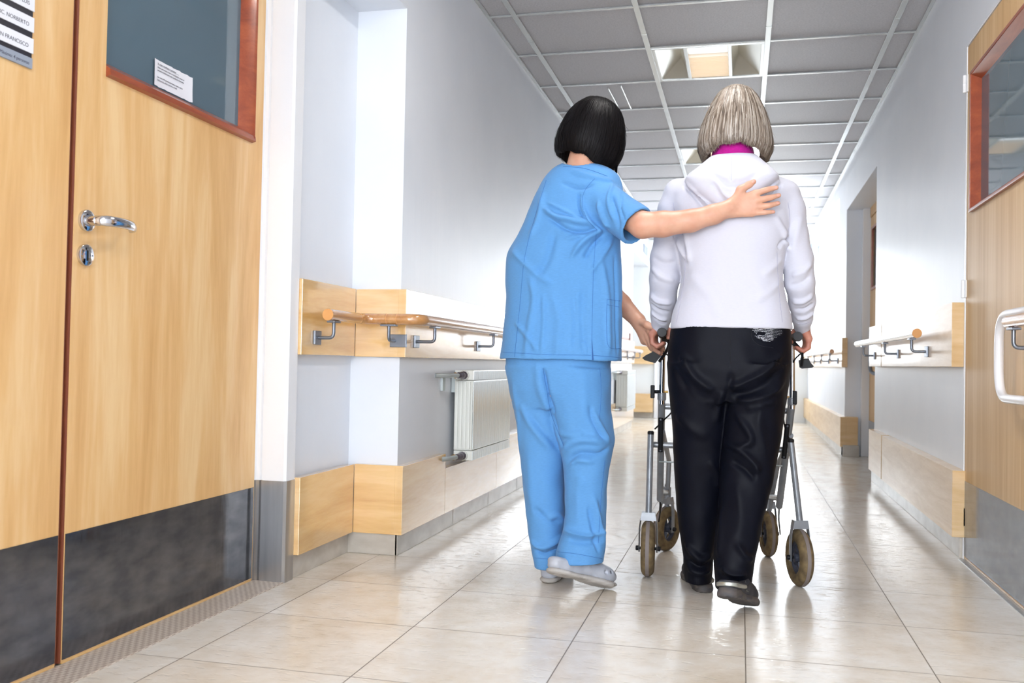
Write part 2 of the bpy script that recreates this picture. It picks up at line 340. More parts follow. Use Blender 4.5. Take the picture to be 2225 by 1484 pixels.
# ceiling lights
M['refl'] = mat('light_reflector', (226, 224, 212), .3, .6)
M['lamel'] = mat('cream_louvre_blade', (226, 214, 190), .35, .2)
def emis(name, rgb, st):
    m = bpy.data.materials.new(name); m.use_nodes = True; b = B(m); b.inputs['Base Color'].default_value = (.8, .8, .8, 1)
    b.inputs['Emission Color'].default_value = (*lin(rgb), 1); b.inputs['Emission Strength'].default_value = st; return m
M['tubeW'] = emis('warm_fluorescent_tube', (255, 214, 160), 1.1)
M['tubeC'] = emis('white_lamp_panel', (240, 250, 255), 1.1)
M['lamel_emit'] = emis('louvre_blade_with_lamplight', (255, 218, 166), .42)  # emission stands for lamp light falling on the louvre blades
def fixture(x0, y0, lit):
    x1, y1 = x0 + .63, y0 + .605; x0 += .014; x1 -= .014; y0 += .009; y1 -= .009; z = CZ
    lab = {True: ('square recessed ceiling light with warm louvred centre above the two people'), False: 'ceiling light'}
    t = thing('ceiling_light', 'recessed ceiling light with metal reflectors either side of a louvred lamp', 'ceiling light', ((x0 + x1) / 2, (y0 + y1) / 2, z))
    c0, c1 = x0 + .185, x1 - .185
    def frame(b):
        e = .018
        box(b, x0, x1, y0, y0 + e, z - .006, z + .012, .002); box(b, x0, x1, y1 - e, y1, z - .006, z + .012, .002)
        box(b, x0, x0 + e, y0 + e, y1 - e, z - .006, z + .012, .002); box(b, x1 - e, x1, y0 + e, y1 - e, z - .006, z + .012, .002)
        box(b, c0 - .012, c0 + .008, y0 + e, y1 - e, z - .004, z + .09, .002); box(b, c1 - .008, c1 + .012, y0 + e, y1 - e, z - .004, z + .09, .002)
    part('frame', t, M['tbar'], frame)
    def refl(b, xa, xb, deep):
        za = z + .002; zt = z + .085; n = 10
        c = [(xa, y0 + .018), (xb, y0 + .018), (xb, y1 - .018), (xa, y1 - .018)]
        ax = deep; ya, yb = y0 + .16, y1 - .16
        top = [(ax, ya), (ax, yb)]
        lo = [b.verts.new((x, y, za)) for x, y in c]; tp = [b.verts.new((x, y, zt)) for x, y in top]
        if deep > (xa + xb) / 2: b.faces.new((lo[1], lo[2], tp[1], tp[0])); b.faces.new((lo[0], lo[1], tp[0])); b.faces.new((lo[2], lo[3], tp[1])); b.faces.new((lo[3], lo[0], tp[0], tp[1]))
        else: b.faces.new((lo[3], lo[0], tp[0], tp[1])); b.faces.new((lo[0], lo[1], tp[0])); b.faces.new((lo[2], lo[3], tp[1])); b.faces.new((lo[1], lo[2], tp[1], tp[0]))
    part('reflector', t, M['refl'], lambda b: refl(b, x0 + .018, c0 - .012, c0 - .045))
    part('reflector', t, M['refl'], lambda b: refl(b, c1 + .012, x1 - .018, c1 + .045))
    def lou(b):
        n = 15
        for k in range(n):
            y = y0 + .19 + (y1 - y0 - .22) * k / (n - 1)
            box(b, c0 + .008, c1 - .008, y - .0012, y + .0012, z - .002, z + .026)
    part('louvre', t, M['lamel_emit'], lou, smooth=False)
    part('lamp_panel', t, M['tubeC'], lambda b: prism(b, [(c0 + .01, y0 + .03, z + .002), (c1 - .01, y0 + .03, z + .002), (c1 - .01, y0 + .17, z + .012), (c0 + .01, y0 + .17, z + .012)], (0, 0, .003)), smooth=False)
    def tb(b):
        for k in range(3): tube(b, [(c0 + .012, y0 + .24 + .12 * k, z + .06), (c1 - .012, y0 + .24 + .12 * k, z + .06)], .014, 12)
    part('lamp_tube', t, M['tubeW'], tb)
    part('housing', t, M['lamel'], lambda b: box(b, x0 + .01, x1 - .01, y0 + .01, y1 - .01, z + .096, z + .11), smooth=False)
    return t
for (i, j), k in LC.items():
    f_ = fixture(XE[i], YE[j], k == 0)
    f_['group'] = 'recessed ceiling lights along the corridor'
    f_['label'] = {0: 'nearest recessed ceiling light in view, warm louvred centre between two metal reflectors', 4: 'second ceiling light, mostly hidden behind the grey-haired head', 8: 'third ceiling light, far along the corridor behind the grey-haired head', 12: 'farthest ceiling light, next to the end wall',
        -4: 'unseen ceiling light above the left double door', -8: 'unseen ceiling light above the photographer', -12: 'unseen ceiling light next to the added rear window'}.get(k, 'unseen ceiling light behind the photographer')
    if k < 0:  # unseen fixtures: area lights added as fill for the near end
        area('ceiling_light_fill', (XE[i] + .315, YE[j] + .30, CZ - .02), (XE[i] + .315, YE[j] + .30, 0), .24, .5, 13 if k == -4 else 15, (1, .98, .95))
    elif k >= 8:  # hidden far fixtures: area light added to brighten the far end
        area('ceiling_light_fill', (XE[i] + .315, YE[j] + .30, CZ - .02), (XE[i] + .315, YE[j] + .30, 0), .24, .5, 4, (.95, .98, 1))
# skirting
sk = .012
def bl(b):
    box(b, -1.46, -1.45, 2.862, 3.325, 0, .10, .002); box(b, -1.46, -1.25, 3.323, 3.335, 0, .10, .002); box(b, -1.26, -1.249, 3.323, 11.07, 0, .10, .002)
    for y in (4.02, 4.62, 5.25, 6.0, 7.0, 8.2): box(b, -1.2485, -1.2480, y, y + .004, 0, .1)
struct(part('baseboard_left', None, M['skirt'], bl))
def brt(b):
    box(b, .845, .86, 4.003, 6.56, 0, .095, .002); box(b, .845, .872, 6.55, 6.562, 0, .095, .002)
    box(b, .835, .86, 8.24, 12.95, 0, .095, .002); box(b, .835, .965, 8.228, 8.35, 0, .095, .002)
struct(part('baseboard_right', None, M['skirt'], brt))
struct(part('baseboard_far', None, M['skirt'], lambda b: box(b, -3.1, -1.16, 12.935, 12.95, 0, .095, .002)))
# ---------------------------------------------------------------- left double door
DX = -1.555
d1 = sempty('door_1', (DX, 1.9, 0))
wy0, wy1, wz0, wz1 = 2.005, 2.712, 1.447, 1.93
def leafR(b):
    y0, y1, z1, x0 = 1.905, 2.792, 2.035, DX - .04
    box(b, x0, DX, y0, y1, .006, wz0, 0); box(b, x0, DX, y0, y1, wz1, z1); box(b, x0, DX, y0, wy0, wz0, wz1); box(b, x0, DX, wy1, y1, wz0, wz1)
part('door_leaf', d1, M['door'], leafR, smooth=False)
part('door_leaf', d1, M['door'], lambda b: box(b, DX - .04, DX, .97, 1.884, .006, 2.035), smooth=False)
part('meeting_edge', d1, M['edge'], lambda b: (box(b, DX - .04, DX - .003, 1.8845, 1.8905, .006, 2.035), box(b, DX - .04, DX - .001, 1.8975, 1.9045, .006, 2.035)), smooth=False)
part('door_gap', d1, M['dark'], lambda b: (box(b, DX - .042, DX - .02, 1.8905, 1.8975, .002, 2.035), box(b, DX - .042, DX - .02, 2.793, 2.799, .002, 2.04)), smooth=False)
part('kick_plate', d1, M['steel'], lambda b: box(b, DX, DX + .0015, 1.907, 2.786, .012, .310), smooth=False)
part('kick_plate', d1, M['steel'], lambda b: box(b, DX, DX + .0015, .97, 1.882, .012, .311), smooth=False)
part('bottom_edge', d1, M['board'], lambda b: (box(b, DX - .035, DX + .001, 1.907, 2.786, .003, .0095), box(b, DX - .035, DX + .001, .97, 1.882, .003, .0095)), smooth=False)
def beads(b):
    x = DX; t = .03
    prism(b, [(x - .02, wy0, wz0 + .03), (x + .012, wy0, wz0 + .008), (x + .014, wy0, wz0 - .008), (x, wy0, wz0 - .012), (x - .02, wy0, wz0)], (0, wy1 - wy0 + .012, 0))
    prism(b, [(x - .02, wy1 - .045, wz0), (x + .010, wy1 - .012, wz0), (x + .014, wy1 + .006, wz0), (x, wy1 + .010, wz0), (x - .02, wy1, wz0)], (0, 0, wz1 - wz0))
    box(b, x - .02, x + .008, wy0, wy1, wz1 - .02, wz1 + .01)
part('window_frame', d1, M['brown'], beads)
part('window_pane', d1, M['glass'], lambda b: box(b, DX - .026, DX - .020, wy0, wy1, wz0, wz1), smooth=False)
# lever handle
hc = (DX, 1.945, 1.063)
h = part('handle', d1, M['chrome'], lambda b: (lathe(b, hc, (1, 0, 0), [(.026, 0), (.027, .004), (.026, .009), (.024, .0105), (.012, .011)], 40), lathe(b, (DX + .011, 1.945, 1.063), (1, 0, 0), [(.0125, 0), (.0115, .006), (.0105, .02)], 28),
    tube(b, curve_pts([(DX + .028, 1.945, 1.063), (DX + .046, 1.949, 1.063), (DX + .056, 1.968, 1.064), (DX + .058, 2.0, 1.065), (DX + .055, 2.035, 1.065), (DX + .049, 2.062, 1.064), (DX + .040, 2.078, 1.063), (DX + .026, 2.081, 1.0625)], 6), [.0115] * 8 + [.012] * 22 + [.0105] * 13, 18, flat=(1.1, .62), up=(0, 0, 1))))
k = part('escutcheon', d1, M['chrome'], lambda b: lathe(b, (DX, 1.944, .979), (1, 0, 0), [(.026, 0), (.027, .004), (.026, .0085), (.0235, .010), (.001, .0102)], 40))
part('keyhole', k, M['dark'], lambda b: box(b, DX + .0095, DX + .0108, 1.941, 1.947, .965, .991, .0004))
part('screw', k, M['bracket'], lambda b: lathe(b, (DX + .0098, 1.926, .979), (1, 0, 0), [(.0026, 0), (.002, .001)], 12))
part('screw', k, M['bracket'], lambda b: lathe(b, (DX + .0098, 1.962, .979), (1, 0, 0), [(.0026, 0), (.002, .001)], 12))
struct(part('trim_1', None, M['strip'], lambda b: box(b, -1.553, -1.445, .95, 2.80, 0, .004, .0015)))      # ribbed threshold strip
# door frame post, painted above and clad in steel below
tp = sempty('trim_2', (-1.5, 2.83, 0))
def post(z0, z1, e):
    def f(b):
        P = [(-1.60, 2.80), (-1.575 + e, 2.80 - e), (-1.568, 2.792 - e), (-1.556, 2.792 - e), (-1.552, 2.800 - e), (-1.540, 2.800 - e), (-1.536, 2.806 - e), (-1.532, 2.806 - e), (-1.528, 2.796 - e), (-1.452 + e, 2.796 - e), (-1.445 + e, 2.803), (-1.445 + e, 2.862), (-1.60, 2.862)]
        prism(b, [(x, y, z0) for x, y in P], (0, 0, z1 - z0))
    return f
part('painted_post', tp, M['trim'], post(.33, 2.085, 0), auto=math.radians(25))
part('steel_cladding', tp, M['steelL'], post(0, .333, .002), auto=math.radians(25))
part('door_head', tp, M['trim'], lambda b: box(b, -1.60, -1.50, .95, 2.80, 2.037, 2.085, .003))
part('near_post', tp, M['trim'], lambda b: box(b, -1.60, -1.45, .86, .965, 0, 2.085, .003))
# paper notice on the glass
RL = (math.pi / 2, 0, math.pi / 2)
n_ = thing('paper_notice', 'small white typed paper notice taped to the glass of the left door', 'notice', (DX - .020, 2.31, 1.515))
PY0, PY1, PZ0, PZ1 = 2.222, 2.405, 1.480, 1.553
def pap(b):
    g = 14; vs = [[b.verts.new((DX - .0172 + .0012 * math.sin(i * 1.9 + j) * (j in (0, 4)) + .003 * (i == 0) + (.002 if i == g else 0), PY0 + (PY1 - PY0) * i / g + .0005 * math.sin(j * 2.), PZ0 + (PZ1 - PZ0) * j / 4 + (.0007 * math.sin(i * 2.3))) ) for j in range(5)] for i in range(g + 1)]
    for i in range(g):
        for j in range(4): b.faces.new((vs[i][j], vs[i + 1][j], vs[i + 1][j + 1], vs[i][j + 1]))
part('sheet', n_, M['paper'], pap)
tl = [(1.5405, 'Se ruega a familiares y visitantes:', .0066), (1.5305, 'Deben permanecer fuera de la habitación cuando el', .0060), (1.5225, 'personal de Enfermería esté atendiendo al paciente.', .0060), (1.504, 'Las visitas NO pueden permanecer dentro de las', .0060), (1.496, 'habitaciones, deben esperar en el hall.', .0060)]
for z_, s_, q_ in tl: text('lettering', s_, q_, (DX - .0150, 2.236, z_), RL, M['ink'], n_, .0001)
part('underline', n_, M['ink'], lambda b: box(b, DX - .0152, DX - .0148, 2.236, 2.335, 1.5390, 1.5394))
# name board on the near leaf
s_ = thing('name_board', 'dark name board with white strips on the near left door leaf', 'sign', (DX, 1.66, 1.374))
part('backplate', s_, M['black'], lambda b: box(b, DX, DX + .004, 1.56, 1.751, 1.395, 1.66, .001))
part('footer_strip', s_, M['grey'], lambda b: box(b, DX, DX + .0055, 1.56, 1.752, 1.374, 1.398, .001))
zz = 1.4045
for i, nm in enumerate(['JOAQUIN FRANCISCO', 'LIC. NORBERTO', 'VCA. JOSE LUIS', 'LIC. CARLOS', 'LIC. ANA']):
    z0 = 1.4085 + i * .0475
    st = part('name_strip', s_, M['paper'], lambda b: box(b, DX + .003, DX + .0058, 1.56, 1.7535, z0, z0 + .0335, .0006))
    if i < 3: text('lettering', nm, .0125, (DX + .0060, 1.738, z0 + .010), RL, M['ink'], st, .0001, 'RIGHT')
text('lettering', 'Visitas Máximo: 4 personas', .0105, (DX + .0057, 1.742, 1.3815), RL, M['ink'], s_, .0001, 'RIGHT')
# ---------------------------------------------------------------- bumper boards
def board(label, boxes, grp='wooden bumper boards along the walls', extra=None, m=None):
    bm = NB()
    for bx_ in boxes: box(bm, *bx_[:6], .0015)
    if extra: extra(bm)
    o = fin('wall_board', bm, m or M['board'], None); tag(o, label, 'wall board', grp); return o
board('upper wooden board beside the left door frame', [(-1.46, -1.433, 2.864, 3.309, .750, 1.006)])
board('lower wooden board beside the left door frame', [(-1.45, -1.425, 2.862, 3.309, .080, .338)])
board('upper wooden board on the pier face, facing the camera', [(-1.4325, -1.229, 3.310, 3.335, .748, 1.005)])
board('lower wooden board on the pier face, facing the camera', [(-1.4245, -1.229, 3.310, 3.335, .080, .339)])
board('long upper board on left wall above the first radiator', [(-1.26, -1.2285, 3.3095, 9.4, .748, 1.005), (-1.26, -1.2285, 9.402, 11.08, .748, 1.005)])
board('long lower board on left wall, notched for the first radiator', [(-1.26, -1.2285, 3.3095, 3.834, .080, .338), (-1.26, -1.2285, 3.834, 4.70, .080, .275), (-1.26, -1.2285, 4.70, 9.42, .080, .338), (-1.26, -1.2285, 9.42, 10.4, .080, .25), (-1.26, -1.2285, 10.4, 11.08, .080, .338)])
board('upper wooden board on the right wall beside the hinged door', [(.812, .86, 4.008, 5.905, .752, 1.008)], extra=lambda b: box(b, .812, .86, 5.93, 6.46, .752, 1.006, .0015), m=M['boardR'])
board('lower scuffed wooden board on the right wall beside the hinged door', [(.812, .86, 3.975, 5.86, .085, .345)], m=M['boardR'])
board('short lower board end nearest the open doorway, right wall', [(.815, .86, 5.905, 6.46, .085, .345)], m=M['boardR'])
board('upper wooden board on the right wall beyond the doorway', [(.815, .86, 8.19, 12.95, .745, .99)], m=M['boardR'])
board('lower wooden board wrapping the right pier beyond the doorway', [(.815, .86, 8.245, 11.82, .078, .328), (.815, .86, 11.835, 12.95, .078, .328), (.86, .955, 8.245, 8.36, .078, .328)], m=M['boardR'])
board('upper wooden board on the far end wall', [(-1.62, -1.165, 12.85, 12.95, .74, .985)])
board('lower wooden board on the far end wall', [(-1.62, -1.165, 12.85, 12.95, .08, .335)])
# ---------------------------------------------------------------- hand rails
def saddle_bracket(par, rx, ry, rz, wx, axis, side, nm='bracket'):
    """rail centre (rx,ry,rz); wall plane coordinate wx along axis; side = direction to the wall"""
    def f(b):
        zb = rz - .02
        if axis == 'x':
            box(b, rx - .014, rx + .014, ry - .028, ry + .028, zb - .006, zb + .001, .0015)
            tube(b, fillet([(rx, ry, zb - .004), (rx, ry, zb - .058), (wx, ry, zb - .058)], .018), .0062, 12)
        else:
            box(b, rx - .030, rx + .030, ry - .014, ry + .014, zb - .006, zb + .001, .0015)
            tube(b, fillet([(rx, ry, zb - .004), (rx, ry, zb - .058), (rx, wx, zb - .058)], .018), .0062, 12)
    br = part(nm, par, M['bracket'], f)
    def g(b):
        zc = rz - .078
        if axis == 'x': box(b, min(wx, wx - side * .010), max(wx, wx - side * .010), ry - .028, ry + .022, zc - .024, zc + .024, .002)
        else: box(b, rx - .020, rx + .046, wx - .010, wx, zc - .024, zc + .024, .002)
    part('wall_plate', br, M['bracket'], g)
hr = thing('handrail', 'round wooden handrail bending around the pier along the left wall', 'handrail', (-1.15, 7.0, .885), 'handrails')
RX = -1.150
part('rail', hr, M['rail'], lambda b: tube(b, fillet([(-1.368, 2.925, .888), (-1.368, 3.238, .888), (RX, 3.238, .888), (RX, 11.12, .888)], .055, 8), .0205, 24))
part('end_cap', hr, M['railend'], lambda b: lathe(b, (-1.368, 2.925, .888), (0, -1, 0), [(.0203, 0), (.0196, .0015), (.001, .0016)], 24))
for p, a in (((-1.368, 3.178, .888), (0, 1, 0)), ((-1.275, 3.238, .888), (1, 0, 0)), ((-1.235, 3.238, .888), (1, 0, 0))): part('joint_ring', hr, M['railend'], lambda b: lathe(b, p, a, [(.0209, 0), (.0211, .001), (.0209, .002)], 24))
saddle_bracket(hr, -1.368, 2.975, .888, -1.433, 'x', -1)
saddle_bracket(hr, -1.268, 3.238, .888, 3.310, 'y', 1)
for y in (3.42, 4.30, 5.2, 6.1, 7.0, 7.9, 8.8, 9.7, 10.4, 10.95): saddle_bracket(hr, RX, y, .888, -1.2285, 'x', -1)
hr2 = thing('handrail', 'pale wooden handrail on the right wall between hinged door and doorway', 'handrail', (.75, 5.3, .885), 'handrails')
part('rail', hr2, M['rail'], lambda b: tube(b, [(.745, 4.37, .897), (.745, 6.5, .897)], .0205, 24))
part('end_cap', hr2, M['railend'], lambda b: lathe(b, (.745, 4.37, .897), (0, -1, 0), [(.0203, 0), (.0196, .0015), (.001, .0016)], 24))
for y in (4.50, 5.30, 6.2): saddle_bracket(hr2, .745, y, .897, .812, 'x', 1)
hr3 = thing('handrail', 'far wooden handrail on the right wall beyond the doorway', 'handrail', (.75, 10.5, .875), 'handrails')
part('rail', hr3, M['rail'], lambda b: tube(b, [(.748, 8.33, .878), (.748, 12.8, .878)], .0205, 20))
for y in (8.5, 9.35, 10.3, 11.2, 12.1, 12.6): saddle_bracket(hr3, .748, y, .878, .815, 'x', 1)
# ---------------------------------------------------------------- radiators
def radiator(label, y0, y1, x0, x1, z0, z1, det):
    t = thing('radiator', label, 'radiator', ((x0 + x1) / 2, (y0 + y1) / 2, z0), 'radiators')
    n = max(3, round((y1 - y0) / .08)); p = (y1 - y0) / n
    def body(b):
        for i in range(n):
            a = y0 + i * p; c = a + p - .0016
            box(b, x0, x1 - .004, a, c, z0 + .045, z1 - .045, .002)
            box(b, x0, x1 - .002, a, c, z1 - .043, z1, .003); box(b, x0, x1 - .002, a, c, z0, z0 + .043, .003)
    part('sections', t, M['rad'], body)
    def fr(b):
        for i in range(n):
            a = y0 + i * p
            for (s, e) in ((.002, .0375), (.0395, .0775)):
                s *= p / .08; e *= p / .08
                box(b, x1 - .004, x1, a + s, a + e, z0 + .049, z1 - .049, .0012); box(b, x1 - .003, x1, a + s, a + e, z1 - .043, z1 - .002, .0012); box(b, x1 - .003, x1, a + s, a + e, z0 + .002, z0 + .043, .0012)
    part('front_panel', t, M['radpanel'], fr)
    def sd(b):
        k = 4; wdt = (x1 - x0 - .012) / k
        for i in range(k): box(b, x0 + .004 + i * wdt, x0 + .004 + (i + .68) * wdt, y0 - .006, y0, z0 + .05, z1 - .05, .002)
        box(b, x1 - .012, x1 - .003, y0 - .006, y0, z0 + .05, z1 - .05, .001)
    part('side_fins', t, M['rad'], sd)
    if det:
        xc = x0 + .045
        for z, nm in ((z1 - .022, 'top'), (z0 + .022, 'bottom')):
            v = part('valve', t, M['valve'], lambda b: (lathe(b, (xc, y0 - .010, z), (0, -1, 0), [(.018, 0), (.019, .006), (.016, .012), (.013, .018), (.016, .03), (.016, .045), (.012, .055), (.012, .06)], 10), lathe(b, (xc - .0, y0 - .062, z), (-.35, -1, 0), [(.012, 0), (.014, .006), (.014, .02), (.01, .026)], 8)))
            part('collar', v, M['rad'], lambda b: lathe(b, (xc, y0 + .001, z), (0, -1, 0), [(.0215, 0), (.0225, .007), (.0205, .012)], 26))
            part('pipe', v, M['pipe'], lambda b: tube(b, fillet([(xc - .006, y0 - .085, z), (xc - .02, y0 - .17, z - .0), (-1.2605, y0 - .21, z)], .02), .010, 12))
            part('nut', v, M['brass'], lambda b: lathe(b, (xc - .012, y0 - .092, z), (-.2, -1, 0), [(.0135, 0), (.0135, .010)], 6))
        part('wall_hook', t, M['pipe'], lambda b: box(b, x0 - .02, x0, y0 + .01, y0 + .03, z1 - .10, z1 - .03, .001))
        part('wall_hook', t, M['pipe'], lambda b: box(b, -1.26, -1.25, y0 - .14, y0 - .10, z1 - .09, z1 - .03, .001))
    return t
radiator('white sectional radiator below the handrail on the left wall, nearest the door', 3.975, 4.66, -1.238, -1.150, .297, .697, True)
radiator('small far radiator on the left wall, seen between nurse and walker', 9.55, 10.3, -1.243, -1.125, .25, .67, True)
# ---------------------------------------------------------------- right hinged door
RXD = .858
d2 = sempty('door_2', (RXD, 3.5, 0))
ry0, ry1, rz0, rz1 = 3.12, 3.893, 1.357, 1.886
def leaf2(b):
    x1 = RXD + .04
    box(b, RXD, x1, 2.75, 3.985, .008, rz0); box(b, RXD, x1, 2.75, 3.985, rz1, 2.018); box(b, RXD, x1, 2.75, ry0, rz0, rz1); box(b, RXD, x1, ry1, 3.985, rz0, rz1)
part('door_leaf', d2, M['doorR'], leaf2, smooth=False)
part('kick_plate', d2, M['steel'], lambda b: box(b, RXD - .0015, RXD, 2.75, 3.978, .014, .306), smooth=False)
part('bottom_edge', d2, M['board'], lambda b: box(b, RXD - .001, RXD + .03, 2.75, 3.98, .003, .010), smooth=False)
def beads2(b):
    x = RXD
    for (ya, yb, za, zb) in ((ry0, ry1, rz0 - .008, rz0 + .004), (ry0, ry1, rz1 - .004, rz1 + .008), (ry1 - .004, ry1 + .008, rz0 - .008, rz1 + .008), (ry0 - .008, ry0 + .004, rz0 - .008, rz1 + .008)): box(b, x - .012, x + .004, ya, yb, za, zb, .002)
    prism(b, [(x - .010, ry1 - .003, rz0), (x + .022, ry1 - .035, rz0), (x + .03, ry1, rz0)], (0, 0, rz1 - rz0))
    prism(b, [(x - .010, ry0, rz0 + .003), (x + .022, ry0, rz0 + .03), (x + .03, ry0, rz0)], (0, ry1 - ry0, 0))
    prism(b, [(x - .010, ry0, rz1 - .003), (x + .022, ry0, rz1 - .03), (x + .03, ry0, rz1)], (0, ry1 - ry0, 0))
part('window_frame', d2, M['brown'], beads2)
part('window_pane', d2, M['glass'], lambda b: box(b, RXD + .022, RXD + .028, ry0, ry1, rz0, rz1), smooth=False)
part('door_gap', d2, M['dark'], lambda b: (box(b, RXD + .01, RXD + .045, 3.9855, 3.9885, .002, 2.02), box(b, RXD + .01, RXD + .045, 2.75, 3.985, 2.0185, 2.0215)), smooth=False)
part('frame_edge', d2, M['trim'], lambda b: (box(b, RXD - .003, RXD + .05, 3.9887, 4.003, 0, 2.028, .001), box(b, RXD - .003, RXD + .05, 2.75, 3.9887, 2.0216, 2.028, .001)), smooth=False)
for z in (1.875, 1.06, .165):
    part('hinge', d2, M['trim'], lambda b: (lathe(b, (RXD - .010, 3.992, z - .035), (0, 0, 1), [(.006, 0), (.007, .001), (.007, .034), (.006, .035), (.006, .0355), (.007, .037), (.007, .069), (.005, .070)], 14), box(b, RXD - .004, RXD, 3.975, 4.010, z - .034, z + .034)))
ph = part('pull_handle', d2, mat('white_coated_tube', (236, 236, 240), .2), lambda b: tube(b, fillet([(RXD + .002, 2.86, .905), (RXD - .05, 2.90, .916), (RXD - .05, 3.292, .918), (RXD - .05, 3.292, .652), (RXD - .05, 2.90, .654), (RXD + .002, 2.86, .66)], .10, 10), .0145, 18))
dr = thing('handrail', 'short wooden rail on the right hinged door inside the white pull handle', 'handrail', (.78, 3.2, .89), 'handrails')
part('rail', dr, M['rail'], lambda b: tube(b, [(.775, 2.3, .882), (.775, 3.055, .886)], .019, 22))
saddle_bracket(dr, .775, 3.0, .886, RXD, 'x', 1)
struct(part('trim_3', None, M['steelL'], lambda b: box(b, .835, .856, 2.0, 3.97, 0, .003)))
# ---------------------------------------------------------------- doorway in the right wall with a closed door
d3 = sempty('door_3', (1.03, 7.6, 0))
part('door_leaf', d3, M['doorR'], lambda b: (box(b, 1.045, 1.085, 7.0, 8.285, .008, 1.40), box(b, 1.045, 1.085, 7.0, 8.285, 1.89, 2.0), box(b, 1.045, 1.085, 8.17, 8.285, 1.40, 1.89), box(b, 1.045, 1.085, 7.0, 7.3, 1.40, 1.89)), smooth=False)
part('kick_plate', d3, M['steel'], lambda b: box(b, 1.043, 1.045, 7.0, 8.28, .012, .306), smooth=False)
part('window_frame', d3, M['brown'], lambda b: (box(b, 1.035, 1.05, 7.3, 8.18, 1.385, 1.405), box(b, 1.035, 1.05, 7.3, 8.18, 1.885, 1.905), box(b, 1.035, 1.05, 8.15, 8.18, 1.40, 1.89)), smooth=False)
part('window_pane', d3, M['glass'], lambda b: box(b, 1.058, 1.062, 7.3, 8.17, 1.40, 1.89), smooth=False)
part('door_head', d3, M['doorR'], lambda b: box(b, 1.04, 1.085, 7.0, 8.285, 2.005, 2.085), smooth=False)
part('frame_post', d3, M['trim'], lambda b: (box(b, .985, 1.10, 8.300, 8.36, 0, 2.085, .004), box(b, 1.05, 1.1, 8.286, 8.300, 0, 2.085)), smooth=False)
part('pull_handle', d3, M['bracket'], lambda b: tube(b, fillet([(1.04, 7.55, .97), (.965, 7.62, .97), (.965, 7.62, .70), (1.04, 7.50, .70)], .06, 8), .0145, 14))
# ---------------------------------------------------------------- far end
fd = sempty('door_4', (-.9, 12.95, 0))
part('door_leaf', fd, M['trim'], lambda b: box(b, -1.10, -.66, 12.93, 12.949, .006, 2.02, .002))
part('door_frame', fd, M['trim'], lambda b: (box(b, -1.155, -1.105, 12.915, 12.949, 0, 2.08, .003), box(b, -.655, -.605, 12.915, 12.949, 0, 2.08, .003), box(b, -1.155, -.605, 12.915, 12.949, 2.025, 2.08, .003)))
def small_sign(label, c, sx, sy, sz):
    o = part('wall_sign', None, M['grey'], lambda b: box(b, c[0] - sx, c[0] + sx, c[1] - sy, c[1] + sy, c[2] - sz, c[2] + sz, .002)); tag(o, label, 'sign')
p_ = SA(1402, 543, 0, -1.255); small_sign('small grey sign high on the left wall at the far end', (-1.252, p_[1], p_[2]), .008, .22, .055)
p_ = SA(1764, 511, 0, .86); small_sign('small grey sign high on the far right wall', (.852, min(p_[1], 12.6), 2.25), .008, .10, .06)
q_ = SA(1366, 725, 0, -1.22)
nb = thing('picture', 'small framed blue and white picture on the left wall above far rail', 'picture', (-1.228, 10.1, 1.03))
part('frame', nb, M['edge'], lambda b: (box(b, -1.26, -1.228, 10.62, 10.70, .99, 1.09, .002), box(b, -1.26, -1.24, 9.9, 10.6, 1.01, 1.30, .002)))
_pm = noisy('blue_landscape_print', (210, 230, 240), (70, 130, 160), 4, (1, 1, 2), rough=.3)
part('print', nb, _pm, lambda b: box(b, -1.24, -1.236, 9.93, 10.57, 1.03, 1.28))
